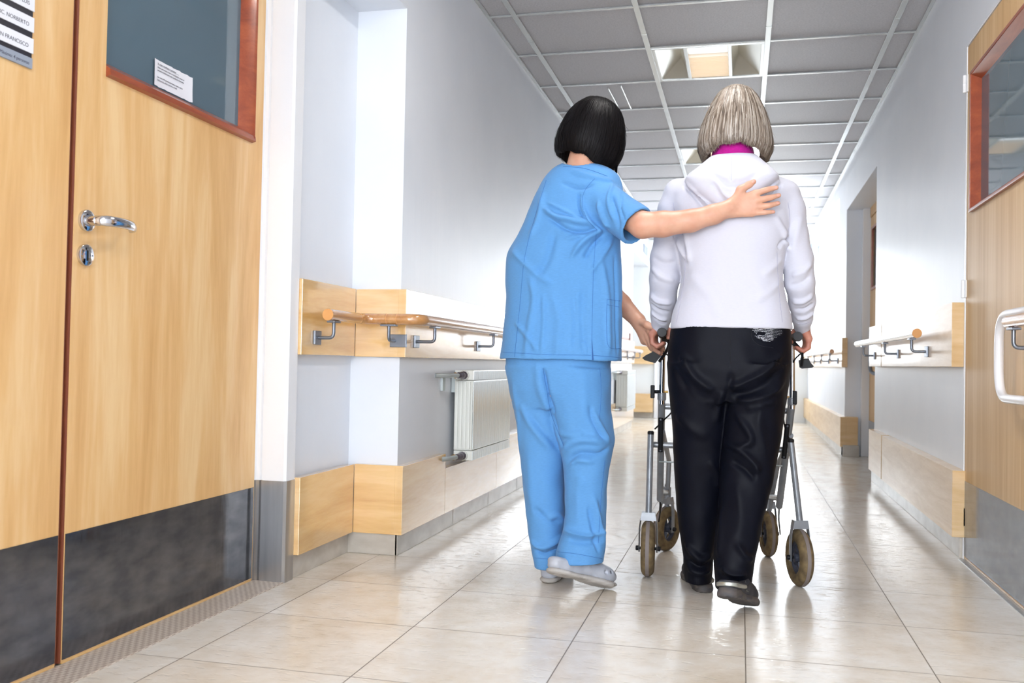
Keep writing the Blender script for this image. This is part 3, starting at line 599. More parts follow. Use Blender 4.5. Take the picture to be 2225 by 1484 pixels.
# ================================================================== SCULPTING: signed fields -> one continuous surface
class Field:
    def __init__(s, lo, hi, h):
        s.lo = np.array(lo, float); s.h = h; s.n = np.ceil((np.array(hi) - s.lo) / h).astype(int) + 1
        s.F = np.full(s.n, .04, np.float32); s.ax = [s.lo[i] + h * np.arange(s.n[i]) for i in range(3)]
    def win(s, lo, hi, pad):
        a = np.clip(np.floor((np.array(lo) - pad - s.lo) / s.h).astype(int), 0, s.n); b = np.clip(np.ceil((np.array(hi) + pad - s.lo) / s.h).astype(int) + 1, 0, s.n)
        sl = tuple(slice(a[i], b[i]) for i in range(3))
        X, Y, Z = np.meshgrid(*[s.ax[i][sl[i]].astype(np.float32) for i in range(3)], indexing='ij', sparse=True); return sl, X, Y, Z
    def comb(s, sl, d, k, op):
        a = s.F[sl]
        if op == 'sub':
            if k > 0: h = np.clip(.5 - .5 * (a + d) / k, 0, 1); s.F[sl] = a * (1 - h) - d * h + k * h * (1 - h)
            else: s.F[sl] = np.maximum(a, -d)
            return
        if k > 0:
            h = np.clip(.5 + .5 * (a - d) / k, 0, 1); s.F[sl] = a * (1 - h) + d * h - k * h * (1 - h)
        else: s.F[sl] = np.minimum(a, d)
    def cone(s, a, b, ra, rb, k=0, op='u', flat=False, sq=None):
        a = np.array(a, float); b = np.array(b, float); R = max(ra, rb)
        sl, X, Y, Z = s.win(np.minimum(a, b) - R, np.maximum(a, b) + R, k + 3 * s.h); ab = b - a; l2 = ab @ ab
        px, py, pz = X - a[0], Y - a[1], Z - a[2]; t0 = (px * ab[0] + py * ab[1] + pz * ab[2]) / l2; t = np.clip(t0, 0, 1)
        dx, dy, dz = px - t * ab[0], py - t * ab[1], pz - t * ab[2]
        if sq is not None:                                  # squash: direction vector and factor (<1 = thinner)
            u, f = np.array(sq[0], float), sq[1]; u = u / np.linalg.norm(u); c = dx * u[0] + dy * u[1] + dz * u[2]; g = (1 / f - 1)
            dx, dy, dz = dx + g * c * u[0], dy + g * c * u[1], dz + g * c * u[2]
        r = ra + (rb - ra) * t
        if flat:
            t1 = t0; ex, ey, ez = px - t1 * ab[0], py - t1 * ab[1], pz - t1 * ab[2]; d = np.sqrt(ex * ex + ey * ey + ez * ez) - r; L_ = math.sqrt(l2); d = np.maximum(d, np.maximum(-t0, t0 - 1) * L_)
        else: d = np.sqrt(dx * dx + dy * dy + dz * dz) - r
        s.comb(sl, d, k, op)
    def chain(s, pts, rs, k=.01, op='u', sq=None, k0=None):
        for i in range(len(pts) - 1): s.cone(pts[i], pts[i + 1], rs[i], rs[i + 1], (k0 if (i == 0 and k0 is not None) else k), op, sq=sq)
    def ell(s, c, r, rot=None, k=0, op='u'):
        c = np.array(c, float); r = np.array(r, float); R = float(max(r)); sl, X, Y, Z = s.win(c - R, c + R, k + 3 * s.h)
        p = [X - c[0], Y - c[1], Z - c[2]]
        if rot is not None: m = np.array(rot).T; p = [m[i, 0] * p[0] + m[i, 1] * p[1] + m[i, 2] * p[2] for i in range(3)]
        k0 = np.sqrt((p[0] / r[0]) ** 2 + (p[1] / r[1]) ** 2 + (p[2] / r[2]) ** 2); k1 = np.sqrt((p[0] / r[0] ** 2) ** 2 + (p[1] / r[1] ** 2) ** 2 + (p[2] / r[2] ** 2) ** 2) + 1e-9
        s.comb(sl, k0 * (k0 - 1) / k1, k, op)
    def loft(s, rows, k=0, op='u', n=2.2, inset=0, rnd=0.0):
        """rows (z, cx, cy, a, b) from bottom to top or top to bottom"""
        R = np.array(sorted(rows)); z = R[:, 0]; zz = np.linspace(z[0], z[-1], 160)
        def sm(c):
            v = np.interp(zz, z, c); kk = np.ones(9) / 9; vp = np.concatenate([np.full(4, v[0]) - (v[1:5][::-1] - v[0]), v, np.full(4, v[-1]) - (v[-5:-1][::-1] - v[-1])]); return np.convolve(vp, kk, 'valid')
        C = [sm(R[:, i]) for i in range(1, 5)]
        mx = max(C[2].max(), C[3].max()); lo = (C[0].min() - mx, C[1].min() - mx, z[0]); hi = (C[0].max() + mx, C[1].max() + mx, z[-1])
        sl, X, Y, Z = s.win(lo, hi, k + 3 * s.h); z1 = Z.ravel(); cx, cy, a, b = [np.interp(z1, zz, c).astype(np.float32)[None, None, :] for c in C]
        a = a - inset; b = b - inset; dx, dy = X - cx, Y - cy; rho = ((np.abs(dx) / a) ** n + (np.abs(dy) / b) ** n) ** (1 / n) + 1e-6
        q = np.sqrt(dx * dx + dy * dy); d = np.where(rho > .2, q * (1 - 1 / rho), -np.minimum(a, b) * .8)
        e = np.maximum(z[0] - Z, Z - z[-1])
        if rnd: dd = np.maximum(d + rnd, 0); ee = np.maximum(e + rnd, 0); d = np.minimum(np.maximum(d + rnd, e + rnd), 0) + np.sqrt(dd * dd + ee * ee) - rnd
        else: d = np.maximum(d, e)
        s.comb(sl, d, k, op)
    def mesh(s, smooth=3, lam=.5):
        F = s.F; ins = F < 0
        c = [ins[i:ins.shape[0] - 1 + i, j:ins.shape[1] - 1 + j, k:ins.shape[2] - 1 + k] for i in (0, 1) for j in (0, 1) for k in (0, 1)]
        anyv = c[0].copy(); allv = c[0].copy()
        for x in c[1:]: anyv |= x; allv &= x
        I = np.argwhere(anyv & ~allv); nv = len(I); idm = np.full(anyv.shape, -1, np.int32); idm[I[:, 0], I[:, 1], I[:, 2]] = np.arange(nv)
        acc = np.zeros((nv, 3)); cnt = np.zeros(nv)
        cor = [(i, j, k) for i in (0, 1) for j in (0, 1) for k in (0, 1)]; val = {q: F[I[:, 0] + q[0], I[:, 1] + q[1], I[:, 2] + q[2]].astype(float) for q in cor}
        for q in cor:
            for axn in range(3):
                if q[axn]: continue
                q2 = list(q); q2[axn] = 1; q2 = tuple(q2); a, b = val[q], val[q2]; m = (a < 0) != (b < 0); t = np.where(m, a / np.where(m, a - b, 1), 0)
                p = np.tile(np.array(q, float), (nv, 1)); p[:, axn] += t; acc += p * m[:, None]; cnt += m
        Vv = s.lo + s.h * (I + acc / cnt[:, None]); faces = []
        for axn in range(3):
            a = [slice(None)] * 3; b = [slice(None)] * 3; a[axn] = slice(0, -1); b[axn] = slice(1, None); A, Bv = ins[tuple(a)], ins[tuple(b)]; E = np.argwhere(A != Bv)
            u, v = [(1, 2), (2, 0), (0, 1)][axn]; E = E[(E[:, u] > 0) & (E[:, v] > 0) & (E[:, u] < ins.shape[u] - 1) & (E[:, v] < ins.shape[v] - 1)]
            def idx(du, dv): q = E.copy(); q[:, u] += du; q[:, v] += dv; return idm[q[:, 0], q[:, 1], q[:, 2]]
            Q = np.stack([idx(-1, -1), idx(0, -1), idx(0, 0), idx(-1, 0)], 1); fl_ = A[E[:, 0], E[:, 1], E[:, 2]]; Q[~fl_] = Q[~fl_][:, ::-1]; faces.append(Q)
        Fc = np.concatenate(faces); Fc = Fc[(Fc >= 0).all(1)]
        ed = np.concatenate([Fc[:, [0, 1]], Fc[:, [1, 2]], Fc[:, [2, 3]], Fc[:, [3, 0]]]); deg = np.bincount(ed[:, 0], minlength=nv) + np.bincount(ed[:, 1], minlength=nv); deg = np.maximum(deg, 1)[:, None]
        for it in range(smooth * 2):
            l = lam if it % 2 == 0 else -lam * .92
            av = np.stack([np.bincount(ed[:, 0], Vv[ed[:, 1], i], nv) + np.bincount(ed[:, 1], Vv[ed[:, 0], i], nv) for i in range(3)], 1) / deg; Vv = Vv + l * (av - Vv)
        return Vv, Fc
def vnorm(Vv, Fc):
    n = np.cross(Vv[Fc[:, 2]] - Vv[Fc[:, 0]], Vv[Fc[:, 3]] - Vv[Fc[:, 1]]); N_ = np.stack([sum(np.bincount(Fc[:, j], n[:, i], len(Vv)) for j in range(4)) for i in range(3)], 1)
    return N_ / (np.linalg.norm(N_, axis=1)[:, None] + 1e-12)
def np_mesh(name, Vv, Fc, m, parent):
    me = bpy.data.meshes.new(name); k = Fc.shape[1]; me.vertices.add(len(Vv)); me.vertices.foreach_set('co', np.ascontiguousarray(Vv, np.float32).ravel())
    me.loops.add(Fc.size); me.loops.foreach_set('vertex_index', np.ascontiguousarray(Fc, np.int32).ravel()); me.polygons.add(len(Fc))
    me.polygons.foreach_set('loop_start', np.arange(0, Fc.size, k, dtype=np.int32)); me.polygons.foreach_set('loop_total', np.full(len(Fc), k, np.int32)); me.polygons.foreach_set('use_smooth', np.ones(len(Fc), bool))
    me.update(); me.validate(); return new_obj(name, me, m, parent)
class Surf:
    """ray picks on a sculpted surface, used to lay seams, folds and decoration onto it"""
    def __init__(s, Vv, Fc): s.b = BVHTree.FromPolygons([tuple(v) for v in Vv], [tuple(f) for f in Fc.tolist()])
    def hit(s, px, py):
        d = CF * FPX + CR * (px - 1112.5) - CU * (py - 742); h = s.b.ray_cast(V(CC), V(d).normalized()); return (np.array(h[0]), np.array(h[1])) if h[0] is not None else (None, None)
    def line(s, pts, step=6):
        out = []
        c = curve_pts([(p[0], p[1], 0) for p in pts], 10)
        for q in c:
            h, n = s.hit(q[0], q[1])
            if h is not None and (not out or abs(h[1] - out[-1][0][1]) < .06): out.append((h, n))
        return out
def folds(Vv, Fc, fl_, surf=None, gain=1.5, wk=1.0):
    """each fold: (points, width, height) - a soft ridge (height>0) or crease (height<0) pushed along the normals"""
    surf = surf or Surf(Vv, Fc); Nn = vnorm(Vv, Fc); D = np.zeros(len(Vv))
    for pts, wd, ht in fl_:
        wd = wd * wk
        ln = surf.line(pts)
        if len(ln) < 3: continue
        P = np.array([q[0] for q in ln]); lo = P.min(0) - 3 * wd; hi = P.max(0) + 3 * wd; ix = np.nonzero(((Vv > lo) & (Vv < hi)).all(1))[0]
        if not len(ix): continue
        W_ = Vv[ix]; best = np.full(len(ix), 1e9); bt = np.zeros(len(ix)); n = len(P) - 1
        for i in range(n):
            ab = P[i + 1] - P[i]; l2 = ab @ ab + 1e-12; t = np.clip(((W_ - P[i]) @ ab) / l2, 0, 1); d2 = ((W_ - P[i] - t[:, None] * ab) ** 2).sum(1); m = d2 < best; best[m] = d2[m]; bt[m] = (i + t[m]) / n
        D[ix] += gain * ht * np.exp(-best / wd ** 2) * np.clip(np.sin(np.pi * np.clip(bt * .92 + .04, 0, 1)) * 1.6, 0, 1)
    return Vv + Nn * D[:, None]
def ripple(Vv, Fc, amp, fr, seed=0, axis=None):
    """irregular cloth unevenness from a few random waves"""
    r = np.random.default_rng(seed); Nn = vnorm(Vv, Fc); D = np.zeros(len(Vv))
    for _ in range(14):
        k = r.normal(size=3); k /= np.linalg.norm(k); k *= fr * r.uniform(.5, 1.6)
        if axis is not None: k *= np.array(axis)
        q = Vv + .02 * np.sin(Vv[:, [1, 2, 0]] * r.uniform(12, 26) + r.uniform(0, 6)); D += np.sin(q @ k + r.uniform(0, 6.28)) * r.uniform(.4, 1)
    return Vv + Nn * (amp * D / 3.2)[:, None]
def prow(py, l, r, y, b): a = S(l, py, y); c = S(r, py, y); return ((a[2] + c[2]) / 2, (a[0] + c[0]) / 2, y, (c[0] - a[0]) / 2, b)
def rows(lst, y=None):
    o = [prow(*q) if len(q) == 5 else prow(q[0], q[1], q[2], y, q[3]) for q in lst]; return o
def seam(name, surf, pts, r, m, parent, off=.0005):
    ln = surf.line(pts)
    if len(ln) < 3: return None
    return part(name, parent, m, lambda b: tube(b, [q[0] + q[1] * off for q in ln], r, 6))
def fabric(name, rgb, rough=.8, weave=1200, bs=.25, sheen=.15, var=.03, spec=.3):
    m = mat(name, rgb, rough, spec=spec, sheen=sheen); c = coords(m)
    f = noise(m, coords(m, (1, 1, 6)), 90, 2); w_ = N(m, 'ShaderNodeTexWave'); w_.inputs['Scale'].default_value = weave / 6; L(m, c, w_.inputs['Vector'])
    a = tuple(max(0, x * (1 - var)) for x in rgb); b_ = tuple(min(255, x * (1 + var)) for x in rgb); L(m, ramp(m, f, [(.3, a), (.7, b_)]), B(m).inputs['Base Color'])
    f2 = noise(m, c, 420, 3); bump(m, f2, bs, .0006); return m
def skin(name, a, b_, rough=.42):
    m = mat(name, a, rough, sss=.12, spec=.4); f = noise(m, coords(m), 26, 4); L(m, ramp(m, f, [(.35, a), (.7, b_)]), B(m).inputs['Base Color'])
    f2 = noise(m, coords(m), 520, 2); bump(m, f2, .12, .0005); return m
M['scrub'] = fabric('blue_scrub_cotton', (89, 146, 202), .75, sheen=.1, var=.02)
M['scrubseam'] = mat('blue_scrub_stitching', (62, 112, 178), .9)
M['hoodie'] = fabric('white_jersey', (202, 202, 214), .8, sheen=.2, var=.008)
M['hoodseam'] = mat('white_jersey_seam', (176, 174, 194), .9)
M['magenta'] = fabric('magenta_knit', (200, 28, 150), .85, var=.05)
M['trouser'] = fabric('black_satin_jersey', (10, 12, 22), .5, bs=.12, sheen=0, var=.1, spec=.10)
M['skinN'] = skin('nurse_skin', (212, 164, 139), (203, 149, 124))
M['skinW'] = skin('elderly_skin', (196, 136, 116), (176, 110, 92))
M['nail'] = mat('fingernail', (222, 166, 150), .3)
M['clog'] = noisy('grey_foam_clog', (180, 184, 195), (166, 169, 178), 14, rough=.5, bstr=.2)
M['clogsole'] = noisy('scuffed_foam_sole', (186, 182, 178), (160, 154, 148), 30, (1, 1, 3), rough=.7, bstr=.8, bdist=.002)
M['shoe'] = noisy('black_mesh_shoe', (34, 34, 40), (52, 52, 58), 60, rough=.6, bstr=.4)
M['shoesole'] = noisy('worn_rubber_sole', (58, 58, 64), (94, 86, 80), 24, (1, 1, 3), rough=.65, bstr=.7, bdist=.002)
M['silver'] = mat('silver_shoe_trim', (186, 188, 180), .28, .8)
M['gem'] = mat('rhinestone', (228, 230, 238), .2, .2)
M['eye'] = mat('eye', (240, 238, 236), .15); M['iris'] = mat('dark_iris', (40, 26, 18), .15)
def hairmat(name, cols, rough, spec=.5):
    m = mat(name, cols[1], rough, spec=spec); f = noise(m, coords(m, (60, 60, 3)), 2.0, 3); L(m, ramp(m, f, [(.32, cols[0]), (.5, cols[1]), (.68, cols[2])]), B(m).inputs['Base Color']); return m
M['hairN'] = [hairmat('black_hair', [(9, 7, 9), (13, 11, 13), (19, 15, 17)], .46, .12)] * 3
M['hairW'] = [hairmat('ash_grey_hair_dark', [(84, 72, 62), (104, 90, 78), (124, 110, 96)], .42, .35), hairmat('ash_grey_hair', [(124, 110, 97), (144, 130, 117), (162, 149, 137)], .4, .35), hairmat('silver_grey_hair', [(158, 146, 132), (178, 168, 157), (196, 188, 180)], .38, .35)]
# ------------------------------------------------------------------ heads and hair
def head(F, c, up, fwd, s=1.0):
    """cranium, jaw, nose, lips, brow, ears, eyes sockets; c = centre of the cranium"""
    up = np.array(up, float); up /= np.linalg.norm(up); fwd = np.array(fwd, float); fwd -= up * (fwd @ up); fwd /= np.linalg.norm(fwd); rt = np.cross(fwd, up); R_ = np.stack([rt, fwd, up], 1)
    P = lambda x, y, z: np.array(c) + (rt * x + fwd * y + up * z) * s
    F.ell(P(0, -.008, .012), (.074 * s, .092 * s, .088 * s), R_, .01); F.ell(P(0, .03, -.04), (.056 * s, .058 * s, .062 * s), R_, .02); F.ell(P(0, .052, -.086), (.028 * s, .026 * s, .02 * s), R_, .02)
    for sx in (-1, 1):
        F.ell(P(sx * .032, .058, -.028), (.024 * s, .022 * s, .02 * s), R_, .012); F.ell(P(sx * .030, .088, -.002), (.015 * s, .010 * s, .010 * s), R_, .006, 'sub')
        F.ell(P(sx * .030, .080, .018), (.022 * s, .010 * s, .007 * s), R_, .01); F.ell(P(sx * .077, -.006, -.018), (.008 * s, .018 * s, .030 * s), R_, .006); F.ell(P(sx * .084, .000, -.016), (.005 * s, .009 * s, .017 * s), R_, .004, 'sub')
        F.ell(P(sx * .010, .098, -.036), (.008 * s, .009 * s, .007 * s), R_, .006)
    F.cone(P(0, .088, .006), P(0, .110, -.032), .006 * s, .010 * s, .010); F.ell(P(0, .088, -.058), (.022 * s, .010 * s, .0055 * s), R_, .004); F.ell(P(0, .086, -.068), (.019 * s, .010 * s, .006 * s), R_, .004)
    return P, R_
def eyes(P, R_, par, s=1):
    for sx in (-1, 1):
        c = P(sx * .030, .079, -.002); e = part('eye', par, M['eye'], lambda b: lathe(b, c - R_[:, 1] * .0118 * s, R_[:, 1], [(.0118 * s * math.sin(a), .0118 * s * (1 - math.cos(a))) for a in np.linspace(.02, 3.1, 12)], 16))
        part('iris', e, M['iris'], lambda b: lathe(b, c + R_[:, 1] * .0113 * s, R_[:, 1], [(.0055 * s, 0), (.004 * s, .0008), (.001, .001)], 16))
def hair(name, par, mats, origin, up, back, prof, hem, gap, nstr, seed, thick, curl, inner=.009, wob=.0016, flick=None):
    """prof: (distance below crown, half width, half depth); hem(phi) = length below crown; phi = 0 faces back; gap = half angle of the face opening"""
    up = np.array(up, float); up /= np.linalg.norm(up); back = np.array(back, float); back -= up * (back @ up); back /= np.linalg.norm(back); rt = np.cross(back, up)
    T = np.array([q[0] for q in prof]); A_ = np.array([q[1] for q in prof]); B_ = np.array([q[2] for q in prof])
    tt = np.linspace(0, T[-1], 200)
    def sm(v): v = np.interp(tt, T, v); vp = np.pad(v, 6, mode='edge'); return np.convolve(vp, np.ones(13) / 13, 'valid')
    A2, B2 = sm(A_), sm(B_); A2[:8] = np.interp(tt[:8], T, A_); B2[:8] = np.interp(tt[:8], T, B_)
    def pt(phi, t, off=0.0):
        a = np.interp(t, tt, A2) + off; b = np.interp(t, tt, B2) + off; return np.array(origin) - up * t + rt * a * math.sin(phi) + back * b * math.cos(phi)
    r = np.random.default_rng(seed)
    def shell(b):
        nu, nv = 96, 34; G = []
        for i in range(nu + 1):
            phi = -math.pi + gap * 1.0 + (2 * math.pi - 2 * gap) * i / nu; Lh = hem(phi) - .004; col = []
            for j in range(nv + 1):
                t = Lh * (j / nv) ** .8 if j else 0.0; q = pt(phi, max(t, .0004), -.0015 + .0010 * math.sin(phi * 37) * min(1, j / 6) + .0008 * math.sin(phi * 61 + 1))
                col.append(q)
            G.append(col)
        vo = [[b.verts.new(q) for q in c_] for c_ in G]
        vi = [[b.verts.new(np.array(origin) - up * np.dot(np.array(origin) - q, up) * 1.0 + (q - np.array(origin) + up * np.dot(np.array(origin) - q, up)) * max(.05, 1 - inner / (np.linalg.norm(q - np.array(origin) + up * np.dot(np.array(origin) - q, up)) + 1e-6)) - up * .004) for q in c_] for c_ in G]
        for i in range(nu):
            for j in range(nv):
                b.faces.new((vo[i][j], vo[i][j + 1], vo[i + 1][j + 1], vo[i + 1][j])); b.faces.new((vi[i][j], vi[i + 1][j], vi[i + 1][j + 1], vi[i][j + 1]))
            b.faces.new((vo[i][nv], vi[i][nv], vi[i + 1][nv], vo[i + 1][nv]))
        for i in (0, nu):
            for j in range(nv): b.faces.new((vo[i][j], vi[i][j], vi[i][j + 1], vo[i][j + 1]))
        for f in b.faces: f.material_index = 0
    bm = NB(); shell(bm)
    n = 15
    for k_ in range(nstr):
        phi = -math.pi + gap + (2 * math.pi - 2 * gap) * r.random(); Lh = hem(phi) * r.uniform(.95, 1.02); off = r.uniform(-.0005, .0042) * (1 if r.random() > .06 else 1.8)
        t0 = Lh * r.choice([0, 0, .02, .05, .12, .25]) ; cu = curl * r.uniform(.4, 1.5); ph = r.uniform(0, 6.28); dphi = r.normal() * .05; th = thick * r.uniform(.6, 1.3); pts = []; rs = []
        for i in range(n):
            u_ = i / (n - 1); t = t0 + (Lh - t0) * u_; ph2 = phi + dphi * u_ + wob * 8 * math.sin(u_ * 5 + ph); o_ = off + wob * math.sin(u_ * 7 + ph) - cu * max(0, u_ - .84) ** 2 * 16
            pts.append(pt(ph2, max(t, .001), o_)); rs.append(th * (min(1, .35 + u_ * 3) if i < n - 3 else (1, .75, .45, .12)[i - n + 4]))
        mi = int(r.choice([0, 1, 1, 2])) if len({id(x) for x in mats}) > 1 else 0
        tube(bm, pts, rs, 4, mi=mi, flat=(.5, 1.6), up=up)
    for k_ in range(26):                                     # flyaway single hairs
        phi = -math.pi + gap + (2 * math.pi - 2 * gap) * r.random(); t0 = hem(phi) * r.uniform(.0, .55); ln = r.uniform(.03, .06); o_ = 0; pts = []
        for i in range(8): u_ = i / 7; pts.append(pt(phi + .2 * u_ * r.uniform(.8, 1.2), max(t0 + ln * u_, .001), .002 + .014 * u_ ** 1.4))
        tube(bm, pts, [.0004] * 7 + [.0001], 4, mi=len(mats) - 1)
    return fin(name, bm, mats, par, auto=math.radians(80))
# ================================================================== ROLLATOR
M['frameg'] = noisy('worn_grey_frame_paint', (128, 132, 138), (146, 150, 156), 20, rough=.32, metal=.35, coat=.3)
M['tyre'] = noisy('dirty_tan_tyre', (78, 64, 44), (128, 108, 74), 40, (1, 1, 1), rough=.7, bstr=.3)
M['tread'] = mat('grey_tread_band', (124, 114, 110), .7)
M['hub'] = mat('dark_grey_hub', (58, 62, 76), .45)
M['blk'] = mat('black_moulded_plastic', (18, 19, 23), .5, spec=.25)
M['rubber'] = mat('black_rubber_grip', (26, 26, 30), .55)
ro = thing('rollator', 'grey four-wheeled walking frame with black grips held by grey-haired person', 'walking frame', (-.06, 3.5, 0))
def wheel(c, ax, R_, wd, nm):
    c = V(c); ax = V(ax).normalized()
    n = []; r0 = R_ - wd * .55
    for a in np.linspace(-math.pi * .98, math.pi * .98, 22): n.append((r0 + wd * .55 * math.cos(a) ** 1 if abs(a) < math.pi / 2 else r0 + wd * .18 * math.cos(a), wd * .5 * math.sin(a) if abs(a) < math.pi / 2 else wd * .5 * math.copysign(1, a) * (abs(math.sin(a)) ** .3)))
    w_ = bpy.data.objects.new(nm, None); COL.objects.link(w_)
    bm = NB(); prof = [(r0 - wd * .35, -wd * .40), (r0 - wd * .1, -wd * .5)] + [(r0 + wd * .55 * math.cos(a), wd * .5 * math.sin(a)) for a in np.linspace(-math.pi / 2 * .94, math.pi / 2 * .94, 15)] + [(r0 - wd * .1, wd * .5), (r0 - wd * .35, wd * .40)]
    prof2 = [(max(r, .001), h) for r, h in prof]
    a_ = V((0, 0, 1)); a_ = (a_ - ax * a_.dot(ax)).normalized(); b_ = ax.cross(a_); rings = []
    for r, h in prof2: rings.append([bm.verts.new(c + ax * h + (a_ * math.cos(k) + b_ * math.sin(k)) * r) for k in [2 * math.pi * j / 48 for j in range(48)]])
    m_ = len(rings)
    for i in range(m_):
        for j in range(48): bm.faces.new((rings[i][j], rings[i][(j + 1) % 48], rings[(i + 1) % m_][(j + 1) % 48], rings[(i + 1) % m_][j]))
    bpy.data.objects.remove(w_)
    o = fin(nm, bm, M['tyre'], ro)
    def band(b):
        rr = R_ + .0006; hw = wd * .13; rings = []
        for h, r in ((-hw, rr - .002), (-hw, rr), (hw, rr), (hw, rr - .002)):
            rings.append([b.verts.new(c + ax * h + (a_ * math.cos(k) + b_ * math.sin(k)) * r) for k in [2 * math.pi * j / 48 for j in range(48)]])
        for i in range(4):
            for j in range(48): b.faces.new((rings[i][j], rings[i][(j + 1) % 48], rings[(i + 1) % 4][(j + 1) % 48], rings[(i + 1) % 4][j]))
    part('tread', o, M['tread'], band)
    def hubf(b):
        rh = r0 - wd * .30
        lathe(b, c - ax * wd * .42, ax, [(.012, 0), (.016, .001), (.016, wd * .84), (.012, wd * .85)], 18)
        for i in range(3):
            for j in range(2): pass
        for j in range(5):
            a = 2 * math.pi * j / 5 + .3; d = a_ * math.cos(a) + b_ * math.sin(a); tube(b, [c + d * .012, c + d * rh], wd * .17, 8, flat=(1, .7))
        for j in range(36):
            p = [c + (a_ * math.cos(k) + b_ * math.sin(k)) * rh for k in (2 * math.pi * j / 36, 2 * math.pi * (j + 1.06) / 36)]; tube(b, p, wd * .24, 8, cap=False)
    part('hub', o, M['hub'], hubf)
    return o
HX = np.array([.998, .06, 0.])                           # heading: across axis of the frame
RL, RRr = S(1408, 1192, 3.29), S(1737, 1212, 3.305)
WR = .0965
RL[2] = RRr[2] = WR
FLw, FRw = np.array([-.279, 3.76, .0885]), np.array([.112, 3.78, .0885])
wheel(RL, HX, WR, .046, 'wheel'); wheel(RRr, (.96, .28, 0), WR, .046, 'wheel')
wheel(FLw, (.90, -.42, 0), .0885, .043, 'wheel'); wheel(FRw, (.97, .22, 0), .0885, .043, 'wheel')
def fork(c, ax, top, hw, nm='fork'):
    c = V(c); ax = V(ax).normalized(); f_ = ax.cross(V((0, 0, 1)))
    def g(b):
        z1 = WR + c.z * 0 + .030 + c.z
        for s in (-1, 1):
            p = [c + ax * s * hw + V((0, 0, -.012)), c + ax * s * hw + V((0, 0, .070)), c + ax * s * (hw - .006) + V((0, 0, .112)), c + ax * s * .010 + V((0, 0, .122))]
            pf = fillet(p, .016, 5); rs = [.0125] * len(pf)
            tube(b, pf, rs, 8, flat=(.22, 1.0), up=ax)
        prism(b, [c + ax * (-hw + .003) + V((0, 0, .098)) - f_ * .014, c + ax * (-hw + .008) + V((0, 0, .126)) - f_ * .014, c + ax * (hw - .008) + V((0, 0, .126)) - f_ * .014, c + ax * (hw - .003) + V((0, 0, .098)) - f_ * .014], f_ * .028)
    fk = part(nm, ro, M['frameg'], g)
    part('axle_bolt', fk, M['blk'], lambda b: (lathe(b, c - ax * (hw + .012), ax, [(.007, 0), (.0085, .002), (.0085, .009), (.005, .0095), (.005, 2 * hw + .014), (.0085, 2 * hw + .0145), (.0085, 2 * hw + .022), (.007, 2 * hw + .024)], 10)))
    return fk
fork(RL, HX, None, .031); fork(RRr, (.96, .28, 0), None, .031)
fork(FLw, (.90, -.42, 0), None, .029); fork(FRw, (.97, .22, 0), None, .029)
rt_l, rt_r = S(1414, 940, 3.295), S(1718, 957, 3.30)
for a_, b_ in ((rt_l, RL + [0, 0, .118]), (rt_r, RRr + [0, 0, .118])):
    l_ = part('rear_leg', ro, M['frameg'], lambda b: tube(b, [a_, b_], .0108, 18)); part('end_cap', l_, M['blk'], lambda b: lathe(b, a_ - [0, 0, .006], (0, 0, 1), [(.0115, 0), (.0115, .009), (.008, .012)], 18))
UL0, UL1 = S(1438, 862, 3.345), S(1434, 1085, 3.56); UR0, UR1 = S(1721, 872, 3.345), S(1693, 1100, 3.56)
GL, GR = S(1438, 722, 3.19), S(1734, 731, 3.19)            # rear ends of the grips
TL, TR = np.array([UL0[0] + .002, 3.325, .842]), np.array([UR0[0] - .004, 3.325, .835])
for u0, u1, tp_ in ((UL0, UL1, TL), (UR0, UR1, TR)):
    up_ = part('upright', ro, M['frameg'], lambda b: tube(b, [u0, u1], [.0128, .0125], 18)); part('end_cap', up_, M['frameg'], lambda b: lathe(b, u1, u1 - u0, [(.0125, 0), (.010, .006), (.004, .009)], 16))
    part('handle_tube', ro, M['chrome'], lambda b: tube(b, fillet([u0 - (tp_ - u0) * .12, tp_, (tp_[0], tp_[1] - .06, tp_[2] + .004)], .02), .0100, 18))
    part('clamp', up_, M['frameg'], lambda b: lathe(b, u0 + (u0 - u1) * .0, (tp_ - u0), [(.0145, -.012), (.0155, -.010), (.0155, .012), (.014, .014)], 18))
for g_, t_, sx in ((GL, TL, -1), (GR, TR, 1)):
    far = np.array([t_[0], 3.325, t_[2] + .003])
    gp = part('grip', ro, M['rubber'], lambda b: tube(b, [g_, g_ + (far - g_) * .06, g_ + (far - g_) * .08, g_ + (far - g_) * .5, g_ + (far - g_) * .9, far], [.0150, .0165, .0145, .0150, .0145, .0165], 20))
    # brake lever: strap down from the grip, flat pad turned outwards
    m0 = far + [0, -.01, -.012]
    q1, q2, q3 = (S(1453, 742, 3.27), S(1447, 765, 3.22), S(1432, 786, 3.21)) if sx < 0 else (S(1731, 752, 3.27), S(1743, 770, 3.22), S(1740, 796, 3.21))
    lv = part('brake_lever', ro, M['blk'], lambda b: tube(b, curve_pts([m0, q1, q2, q3], 6), .0105, 12, flat=(.42, 1.0), up=(1, 0, 0)))
    def pad(b):
        pts = [(1436, 774), (1424, 766), (1419, 763), (1416, 766), (1404, 772), (1396, 778), (1402, 783), (1424, 789)] if sx < 0 else [(1735, 783), (1748, 779), (1757, 779), (1760, 787), (1768, 796), (1764, 799), (1742, 801), (1737, 798)]
        P = [S(x, y, 3.235) for x, y in pts]; prism(b, P, (0, -.014, 0))
    part('lever_pad', lv, M['blk'], pad)
